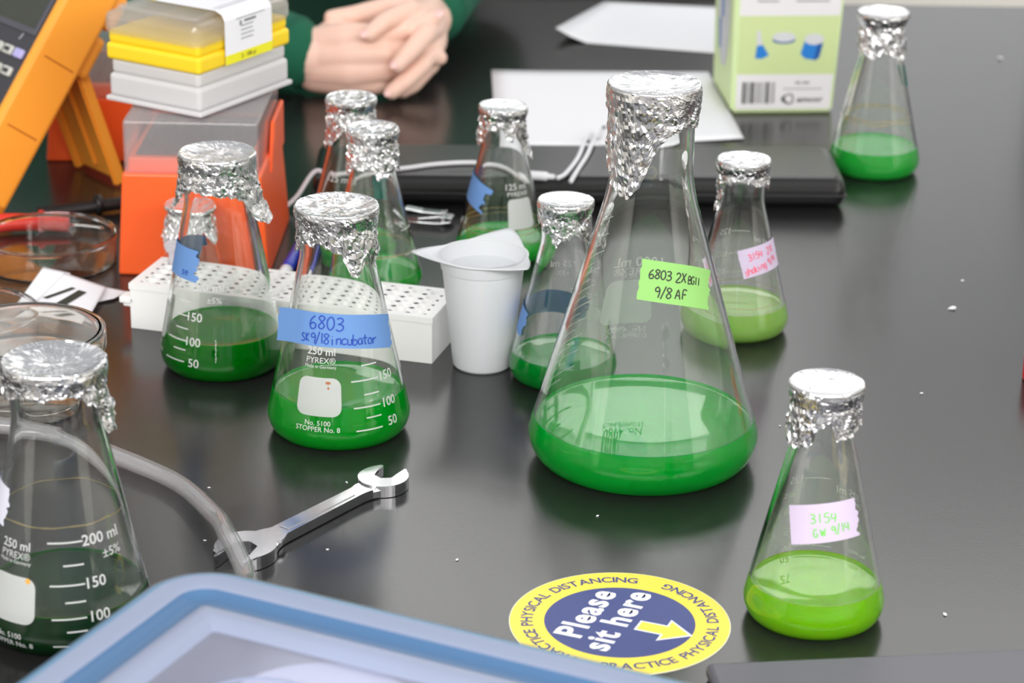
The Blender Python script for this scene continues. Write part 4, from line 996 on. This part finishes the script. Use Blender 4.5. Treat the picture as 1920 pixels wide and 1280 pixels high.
# ------------------------------------------------------------------ round floor sticker on the bench
def sticker():
    t = empty('round_sticker', (.0561, 1.1539, 0), 0, 'round yellow and navy seating sticker reading Please sit here', 'sticker')
    ye = pbr('sticker_yellow', lin(252, 226, 84), .45); nv = pbr('sticker_navy', lin(46, 60, 126), .4); wt = pbr('sticker_white', lin(242, 242, 246), .45); edge = pbr('sticker_edge', lin(246, 244, 214), .5)
    def flat(nm, geo, z, m, par): return obj(nm, [(x, y, z) for x, y in geo[0]], geo[1], m, par)
    V, F = lathe([(0, .00008), (.0557, .00008), (.0557, .00030), (0, .00030)], 96); obj('backing', V, F, edge, t)
    V, F = [], []
    for i in range(97):
        a = 2*pi*i/96
        for r in (.0380, .0552): V.append((r*cos(a), r*sin(a)))
        if i: F.append((2*i-2, 2*i-1, 2*i+1, 2*i))
    flat('yellow_ring', (V, F), .00042, ye, t); flat('navy_disc', disc2d(0, 0, .0384, .0384, 96), .00040, nv, t)
    def arc(txt, rad, mid, h, inward, span):
        gl = []; tot = 0; track = 0
        for ch in txt:
            if ch == ' ': gl.append((None, h*.55)); tot += h*.55; continue
            g = text2d(ch, h, .018, 'LEFT', 1.0); w = max(v[0] for v in g[0]); gl.append((g, w)); tot += w
            pass
        track = (span*rad-tot)/(len(txt)-1); tot = span*rad
        out = ([], []); pos = -tot/2
        for g, w in gl:
            if g is None: pos += w+track; continue
            for_c = pos+w/2
            a = mid-for_c/rad if not inward else mid+for_c/rad
            rot_ = a-pi/2 if not inward else a+pi/2
            vv = [(x-w/2, y) for x, y in g[0]]
            out = merge(out, ([(rad*cos(a)+x*cos(rot_)-y*sin(rot_), rad*sin(a)+x*sin(rot_)+y*cos(rot_)) for x, y in vv], g[1])); pos += w+track
        return out
    flat('ring_lettering', arc('PRACTICE PHYSICAL DISTANCING', .0468, R(158), .0057, False, R(163)), .00055, nv, t)
    flat('ring_lettering', arc('PRACTICE PHYSICAL DISTANCING', .0468, R(-22), .0057, True, R(163)), .00055, nv, t)
    tr = R(68)
    def word(txt, y, h, x=0.0): return rotg(text2d(txt, h, .032, 'CENTER', 1.0, 0, 1.10), tr, x*cos(tr)-y*sin(tr), x*sin(tr)+y*cos(tr))
    flat('message', word('Please', .0190, .0135, .002), .00055, wt, t); flat('message', word('sit here', .0020, .0135, .001), .00055, wt, t)
    def arrow(sc, m, z):
        P = [(-.0045*sc-.0, 0.0), (.0, 0)]
        a0, a1, a2 = -.0105, -.0245, -.0365; w, hw = .0042, .0100; e = (sc-1)*.006
        pts = [(-w-e, a0+e), (-w-e, a1-e*0+e), (-hw-e*1.8, a1+e), (0, a2-e*1.9), (hw+e*1.8, a1+e), (w+e, a1+e), (w+e, a0+e)]
        pts = [(x*cos(tr)-y*sin(tr), x*sin(tr)+y*cos(tr)) for x, y in pts]
        flat('arrow' if sc == 1 else 'arrow_outline', (pts, [tuple(range(len(pts)))]), z, m, t)
    arrow(1.2, wt, .00055); arrow(1, ye, .00065)
sticker()
slab = boxo('grey_slab', (.0952, .420, .780, 1.0985, .0003, .0082), pbr('slab_grey', lin(90, 90, 97), .4), bev=.003, seg=3)
slab.rotation_euler = (0, 0, R(7)); slab.location = Vector((.0952, 1.0985, 0))-Matrix.Rotation(R(7), 3, 'Z') @ Vector((.0952, 1.0985, 0))
tag(slab, 'flat dark grey slab with rounded corner at the near edge, touching the sticker', 'slab')

# ------------------------------------------------------------------ blue-rimmed container in front
def rloop(x0, x1, y0, y1, r, n=10):
    P = []
    for cx, cy, a0 in ((x1-r, y1-r, 0), (x0+r, y1-r, pi/2), (x0+r, y0+r, pi), (x1-r, y0+r, 1.5*pi)):
        for i in range(n+1): a = a0+pi/2*i/n; P.append((cx+r*cos(a), cy+r*sin(a)))
    return P
def sweep(nm, X0, X1, Y0, Y1, rad, prof, m, par, cap=False, closed=False):
    V, F = [], []; n = None
    for off, z in prof:
        L = rloop(X0+off, X1-off, Y0+off, Y1-off, max(.002, rad-off)); n = len(L); V += [(x, y, z) for x, y in L]
    k = len(prof)
    for j in range(k if closed else k-1):
        for i in range(n): a = j*n+i; b = j*n+(i+1) % n; c = ((j+1) % k)*n; F.append((a, b, c+(i+1) % n, c+i))
    if cap: F.append(tuple((k-1)*n+i for i in range(n)))
    o = obj(nm, V, F, m, par, True); bm = bmesh.new(); bm.from_mesh(o.data); bmesh.ops.recalc_face_normals(bm, faces=bm.faces); bm.to_mesh(o.data); bm.free(); return o
def container():
    zt_ = .1000; k = spot(342, 1047, zt_); rz = R(-25.5)
    t = empty('storage_container', (k.x, k.y, 0), rz, 'large clear storage container with blue-rimmed lid in the foreground', 'container')
    blue = milky('blue_lid_plastic', lin(116, 160, 194), .05, .3, .3); deep = milky('blue_groove_shade', lin(88, 126, 168), .05, .3, .3); pale = milky('pale_lid_plastic', lin(166, 176, 202), .1, .3, .3)
    clr = milky('clear_container', (.80, .82, .92, 1), .62, .45, .2)
    X0, X1, Y0, Y1 = 0, .270, -.200, 0; r = .030
    sweep('container_body', X0, X1, Y0, Y1, r, [(.030, .0008), (.022, .003), (.010, .080), (.007, .092)], clr, t)
    bm = bmesh.new(); L = rloop(X0+.030, X1-.030, Y0+.030, Y1-.030, .004); bm.faces.new([bm.verts.new((x, y, .0010)) for x, y in L]); bmo('container_floor', bm, clr, t)
    sweep('lid_rim', X0, X1, Y0, Y1, r, [(.003, .086), (0, .088), (0, .0970), (.0018, .0993), (.0048, .1003), (.0062, .1003)], blue, t)
    sweep('lid_top', X0, X1, Y0, Y1, r, [(.0060, .1003), (.0150, .1001), (.0168, .0990)], pale, t)
    sweep('lid_groove', X0, X1, Y0, Y1, r, [(.0166, .0990), (.0190, .0962), (.0255, .0958), (.0275, .0966)], deep, t)  # deeper blue stands in for groove shading and thicker plastic
    sweep('lid_shoulder', X0, X1, Y0, Y1, r, [(.0273, .0965), (.0310, .0985), (.0360, .0985), (.0390, .0965), (.0420, .0940)], pale, t)
    clr2 = milky('clear_lid_panel', (.60, .62, .80, 1), .66, .4, .18)
    sweep('lid_panel', X0, X1, Y0, Y1, r, [(.0419, .0941), (.0430, .0936), (.0435, .0936)], clr2, t, True)
    c = t.matrix_basis
    # contents
    sweep('lid_ridge', X0, X1, Y0, Y1, .092, [(.0640, .0937), (.0648, .0944), (.0656, .0944), (.0664, .0937)], pale, t)
    kp = spot(640, 1292, .0866); kd = spot(470, 1300, .040)
    lp = Matrix.Rotation(-rz, 3, 'Z') @ (kp-k); lp = Vector((min(max(lp.x, .075), X1-.075), min(lp.y, -.068), 0)); kp = k+Matrix.Rotation(rz, 3, 'Z') @ lp
    wr = empty('paper_roll', (kp.x, kp.y, .0016), 0, 'white paper roll inside the blue-rimmed container', 'paper roll')
    lathe_obj('roll', [(.012, .0), (.039, .0), (.040, .001), (.040, .084), (.039, .085), (.012, .085)], M['paper'], wr, 64, True)
    dish(kd.x-.012, kd.y+.004, .0016, .050, .022, 'clear round dish lying inside the blue-rimmed container', False) if False else None
container()

# ------------------------------------------------------------------ bits at the edges
t = empty('bottle_cap', (.3395, 1.488, 0), 0, 'red ribbed plastic cap standing at the right edge of the view', 'cap')
V, F = [], []
n = 72
for r, z, rib in ((.0198, .0004, 0), (.0204, .0012, 1), (.0204, .0245, 1), (.0190, .0262, 0), (0.0001, .0264, 0)):
    for i in range(n): a = 2*pi*i/n; q = r+(.0004 if rib and i % 2 else 0); V.append((q*cos(a), q*sin(a), z))
for j in range(4):
    for i in range(n): F.append((j*n+i, j*n+(i+1) % n, (j+1)*n+(i+1) % n, (j+1)*n+i))
obj('cap_shell', V, F, pbr('red_plastic', lin(214, 22, 44), .4), t)
nb = boxo('fabric_bag', (.505, .70, 2.36, 2.46, .0005, .20), bump(pbr('navy_fabric', lin(36, 40, 92), .9), 300, .2), bev=.03, seg=4, smooth=True)
tag(nb, 'navy blue fabric bag at the far right corner of the bench', 'bag')
rnd = random.Random(8)
for i, (px, py, s) in enumerate(((1786, 580, 2.6), (1875, 111, 2.4), (1772, 1153, 1.3), (1804, 527, 1.1), (1728, 738, 1.0), (1120, 968, .9), (857, 1050, .9), (1462, 799, .8), (650, 905, .8), (392, 915, .8), (384, 1014, .8), (614, 1031, .8))):
    p = spot(px, py); V = []
    bm = bmesh.new(); bmesh.ops.create_icosphere(bm, subdivisions=1, radius=.0009*s)
    for v in bm.verts: v.co = Vector((v.co.x*(1.2+rnd.uniform(-.3, .5)), v.co.y*(.8+rnd.uniform(-.2, .2)), max(0, v.co.z*.6+.0004*s)))
    o = bmo('paper_crumb', bm, M['paper']); o.location = (p.x, p.y, .0001); o.rotation_euler = (0, 0, rnd.uniform(0, 3))
    tag(o, 'tiny white crumb lying on the black bench', 'crumb', 'white crumbs on the bench')

# ------------------------------------------------------------------ person on the far side: green sweater, clasped hands
def capsules(chains, n=14):
    """chains: lists of ((x, y, z), r); returns closed tapered capsules, one per segment"""
    out = ([], [])
    for ch in chains:
        for (p, r0), (q, r1) in zip(ch, ch[1:]):
            p, q = Vector(p), Vector(q); d = q-p; L = d.length
            if L < 1e-6: continue
            t = d/L; s = t.orthogonal().normalized(); w = t.cross(s); V, F = [], []
            rings = [(-sin(a)*r0, cos(a)*r0) for a in (1.2, .8, .4, 0)]+[(L+sin(a)*r1, cos(a)*r1) for a in (0, .4, .8, 1.2)]
            for x, r in rings:
                for i in range(n): a = 2*pi*i/n; V.append(p+t*x+(s*cos(a)+w*sin(a))*r)
            for j in range(len(rings)-1):
                for i in range(n): F.append((j*n+i, j*n+(i+1) % n, (j+1)*n+(i+1) % n, (j+1)*n+i))
            k = len(V); V += [p-t*r0, q+t*r1]
            for i in range(n): F.append((k, (i+1) % n, i)); F.append((k+1, (len(rings)-1)*n+i, (len(rings)-1)*n+(i+1) % n))
            out = merge(out, (V, F))
    return out
def fused(name, geo, vox, m, parent, sm=6, fac=.5):
    o = obj(name, geo[0], geo[1], m, parent, True)
    r = o.modifiers.new('fuse', 'REMESH'); r.mode = 'VOXEL'; r.voxel_size = vox; r.use_smooth_shade = True
    s_ = o.modifiers.new('soften', 'SMOOTH'); s_.factor = fac; s_.iterations = sm
    return o
def person():
    t = empty('person', (-.25, 2.62, 0), 0, 'person in a dark green sweater sitting across the bench with clasped hands', 'person'); O = Vector((-.25, 2.62, 0))
    loc = lambda chs: [[((Vector(p)-O), r) for p, r in c] for c in chs]
    skin = pbr('skin', lin(238, 200, 182), .5, 0, Subsurface_Weight=.25, Subsurface_Scale=.006); skin.node_tree.nodes['Principled BSDF'].inputs['Subsurface Radius'].default_value = (1, .35, .2)
    # right hand: back of the hand towards the bench front, thumb side up
    RW = (-.176, 2.118, .033)
    right = [[((-.26, 2.150, .040), .027), (RW, .0235)],
        [((-.172, 2.118, .043), .0150), ((-.145, 2.112, .050), .0150), ((-.116, 2.110, .053), .0108)],
        [((-.172, 2.115, .034), .0170), ((-.142, 2.108, .037), .0160), ((-.111, 2.105, .040), .0108)],
        [((-.172, 2.115, .024), .0165), ((-.142, 2.106, .024), .0160), ((-.112, 2.104, .026), .0104)],
        [((-.170, 2.117, .018), .0160), ((-.145, 2.109, .016), .0145), ((-.117, 2.107, .013), .0094)],
        [((-.116, 2.110, .053), .0098), ((-.090, 2.116, .0595), .0088), ((-.077, 2.123, .0635), .0080), ((-.0690, 2.129, .0655), .0068)],
        [((-.111, 2.105, .040), .0098), ((-.085, 2.117, .0375), .0086), ((-.0720, 2.124, .0325), .0078), ((-.0650, 2.130, .0300), .0066)],
        [((-.112, 2.104, .026), .0092), ((-.094, 2.118, .0215), .0082), ((-.0850, 2.126, .0150), .0068)],
        [((-.117, 2.107, .013), .0084), ((-.101, 2.121, .0110), .0074), ((-.098, 2.132, .0110), .0062)],
        [((-.160, 2.128, .046), .0140), ((-.138, 2.142, .058), .0105), ((-.116, 2.150, .060), .0085)]]
    # left hand: behind, its fingers come over the back of the right hand
    left = [[((-.064, 2.330, .062), .028), ((-.078, 2.215, .046), .0235)],
        [((-.078, 2.210, .052), .0160), ((-.080, 2.170, .060), .0150), ((-.079, 2.148, .064), .0100)],
        [((-.078, 2.210, .042), .0165), ((-.076, 2.170, .046), .0150), ((-.072, 2.142, .052), .0100)],
        [((-.076, 2.210, .034), .0155), ((-.074, 2.170, .034), .0145), ((-.071, 2.140, .036), .0096)],
        [((-.076, 2.210, .028), .0145), ((-.075, 2.168, .024), .0130), ((-.074, 2.140, .021), .0088)],
        [((-.079, 2.148, .064), .0096), ((-.0905, 2.124, .0725), .0088), ((-.1110, 2.103, .0675), .0080), ((-.1230, 2.0935, .0590), .0068)],
        [((-.072, 2.142, .052), .0094), ((-.0770, 2.107, .0560), .0088), ((-.0890, 2.0880, .0455), .0080), ((-.0985, 2.0815, .0360), .0068)],
        [((-.071, 2.140, .036), .0090), ((-.0800, 2.103, .0300), .0082), ((-.0930, 2.0880, .0200), .0076), ((-.1035, 2.0830, .0125), .0066)],
        [((-.074, 2.140, .021), .0082), ((-.087, 2.112, .0110), .0072), ((-.096, 2.102, .0080), .0062)],
        [((-.088, 2.178, .062), .0130), ((-.116, 2.150, .0665), .0095), ((-.138, 2.136, .0645), .0085), ((-.1570, 2.132, .0635), .0066)]]
    # arms and trunk under the sweater join the hands into one body
    trunk = [[((-.26, 2.150, .040), .027), ((-.44, 2.245, .055), .036), ((-.455, 2.56, .26), .045)], [((-.064, 2.330, .062), .028), ((-.045, 2.45, .075), .036), ((-.055, 2.57, .26), .045)],
        [((-.455, 2.56, .26), .05), ((-.25, 2.62, .30), .09), ((-.055, 2.57, .26), .05)], [((-.25, 2.62, .30), .11), ((-.25, 2.63, -.15), .12)], [((-.25, 2.62, .30), .06), ((-.25, 2.60, .42), .055)]]
    head = [[((-.25, 2.60, .42), .058), ((-.25, 2.59, .50), .072), ((-.25, 2.60, .565), .078)], [((-.25, 2.525, .488), .016), ((-.25, 2.515, .512), .011), ((-.25, 2.528, .54), .008)], [((-.25, 2.545, .455), .034), ((-.25, 2.56, .47), .045)],
        [((-.325, 2.60, .505), .012), ((-.325, 2.605, .535), .016)], [((-.175, 2.60, .505), .012), ((-.175, 2.605, .535), .016)]]
    hands = fused('clasped_hands', capsules(loc(right+left), 16), .0016, skin, t, 5, .5)
    hands.name = 'body'
    body2 = fused('upper_body', capsules(loc(trunk+head), 18), .006, skin, t, 4)
    nail = pbr('fingernail', lin(240, 196, 190), .3)
    for c, dr in (((-.1262, 2.0875, .0615), (-.7, -.5, -.4)), ((-.1010, 2.0760, .0385), (-.6, -.45, -.6)), ((-.1060, 2.0780, .0140), (-.7, -.4, -.5)), ((-.0655, 2.1235, .0705), (.8, .3, .3))):
        d = Vector(dr).normalized(); up = Vector((0, -.75, .66)); sd = d.cross(up).normalized(); up = sd.cross(d); V, F = [], []
        for i in range(7):
            for j in range(7):
                u, v = (i/6-.5), (j/6-.5); rr = max(abs(u), abs(v))*2; k = rr/math.hypot(u, v)/2 if math.hypot(u, v) > 1e-6 else 0
                a, b = u*2*k*.0046 if rr else 0, v*2*k*.0036 if rr else 0
                V.append(Vector(c)-O+d*a+sd*b+up*(.0010-.0016*(v*2)**2-.0006*(u*2)**2))
        for i in range(6):
            for j in range(6): q = i*7+j; F.append((q, q+1, q+8, q+7))
        obj('fingernail', V, F, nail, hands, True)
    # sweater
    wool = bump(pbr('green_sweater', lin(12, 92, 66), .9), 260, .5, .002)
    sw = [[((-.192, 2.122, .036), .0325), ((-.26, 2.150, .046), .040), ((-.35, 2.195, .055), .050), ((-.44, 2.250, .064), .060), ((-.475, 2.40, .15), .068), ((-.455, 2.56, .27), .085)],
          [((-.076, 2.232, .050), .0340), ((-.064, 2.330, .068), .046), ((-.045, 2.45, .085), .056), ((-.055, 2.57, .26), .082)],
          [((-.455, 2.56, .27), .085), ((-.25, 2.63, .30), .12), ((-.055, 2.57, .26), .085)], [((-.25, 2.64, .30), .15), ((-.25, 2.66, -.15), .16)], [((-.36, 2.62, .22), .11), ((-.34, 2.64, -.12), .12)], [((-.15, 2.62, .22), .11), ((-.16, 2.64, -.12), .12)], [((-.25, 2.61, .36), .080), ((-.25, 2.605, .385), .070)]]
    s_ = fused('sweater', capsules(loc(sw), 20), .0055, wool, t, 5)
    rib = bump(pbr('green_cuff', lin(10, 84, 62), .9), 500, .5, .001)
    for c, ax in (((-.186, 2.120, .0345), (-.9, .4, .08)), ((-.0765, 2.222, .049), (.06, 1, .1))):
        a = Vector(ax).normalized(); p = Vector(c)-O; V, F = tube_geo([p-a*.004, p, p+a*.018, p+a*.022], [.0300, .0325, .0330, .0315], 40); obj('cuff', V, F, rib, s_, True)
    hair = bump(pbr('dark_hair', lin(40, 30, 26), .6), 400, .4, .002)
    h_ = fused('hair', capsules(loc([[((-.25, 2.625, .55), .084), ((-.25, 2.625, .585), .082)], [((-.25, 2.585, .60), .060), ((-.25, 2.64, .60), .070)], [((-.25, 2.66, .56), .075), ((-.25, 2.67, .46), .060)]]), 18), .006, hair, t, 4)
    ew = pbr('eye', lin(235, 235, 232), .2); ed = pbr('iris', lin(50, 34, 24), .2); lp = pbr('lips', lin(190, 110, 104), .5)
    for sx in (-.028, .028):
        bm = bmesh.new(); bmesh.ops.create_uvsphere(bm, u_segments=16, v_segments=10, radius=.0115); e = bmo('eye', bm, ew, body2, True); e.location = Vector((-.25+sx, 2.5335, .522))-O
        bm = bmesh.new(); bmesh.ops.create_uvsphere(bm, u_segments=12, v_segments=8, radius=.0058); i_ = bmo('iris', bm, ed, e, True); i_.location = (0, -.0072, -.001)
    tube_obj('mouth', [Vector(p)-O for p in ((-.272, 2.519, .461), (-.25, 2.508, .459), (-.228, 2.519, .461))], [.002]+[.0045]*15+[.002], lp, body2, 8, 8)
person()
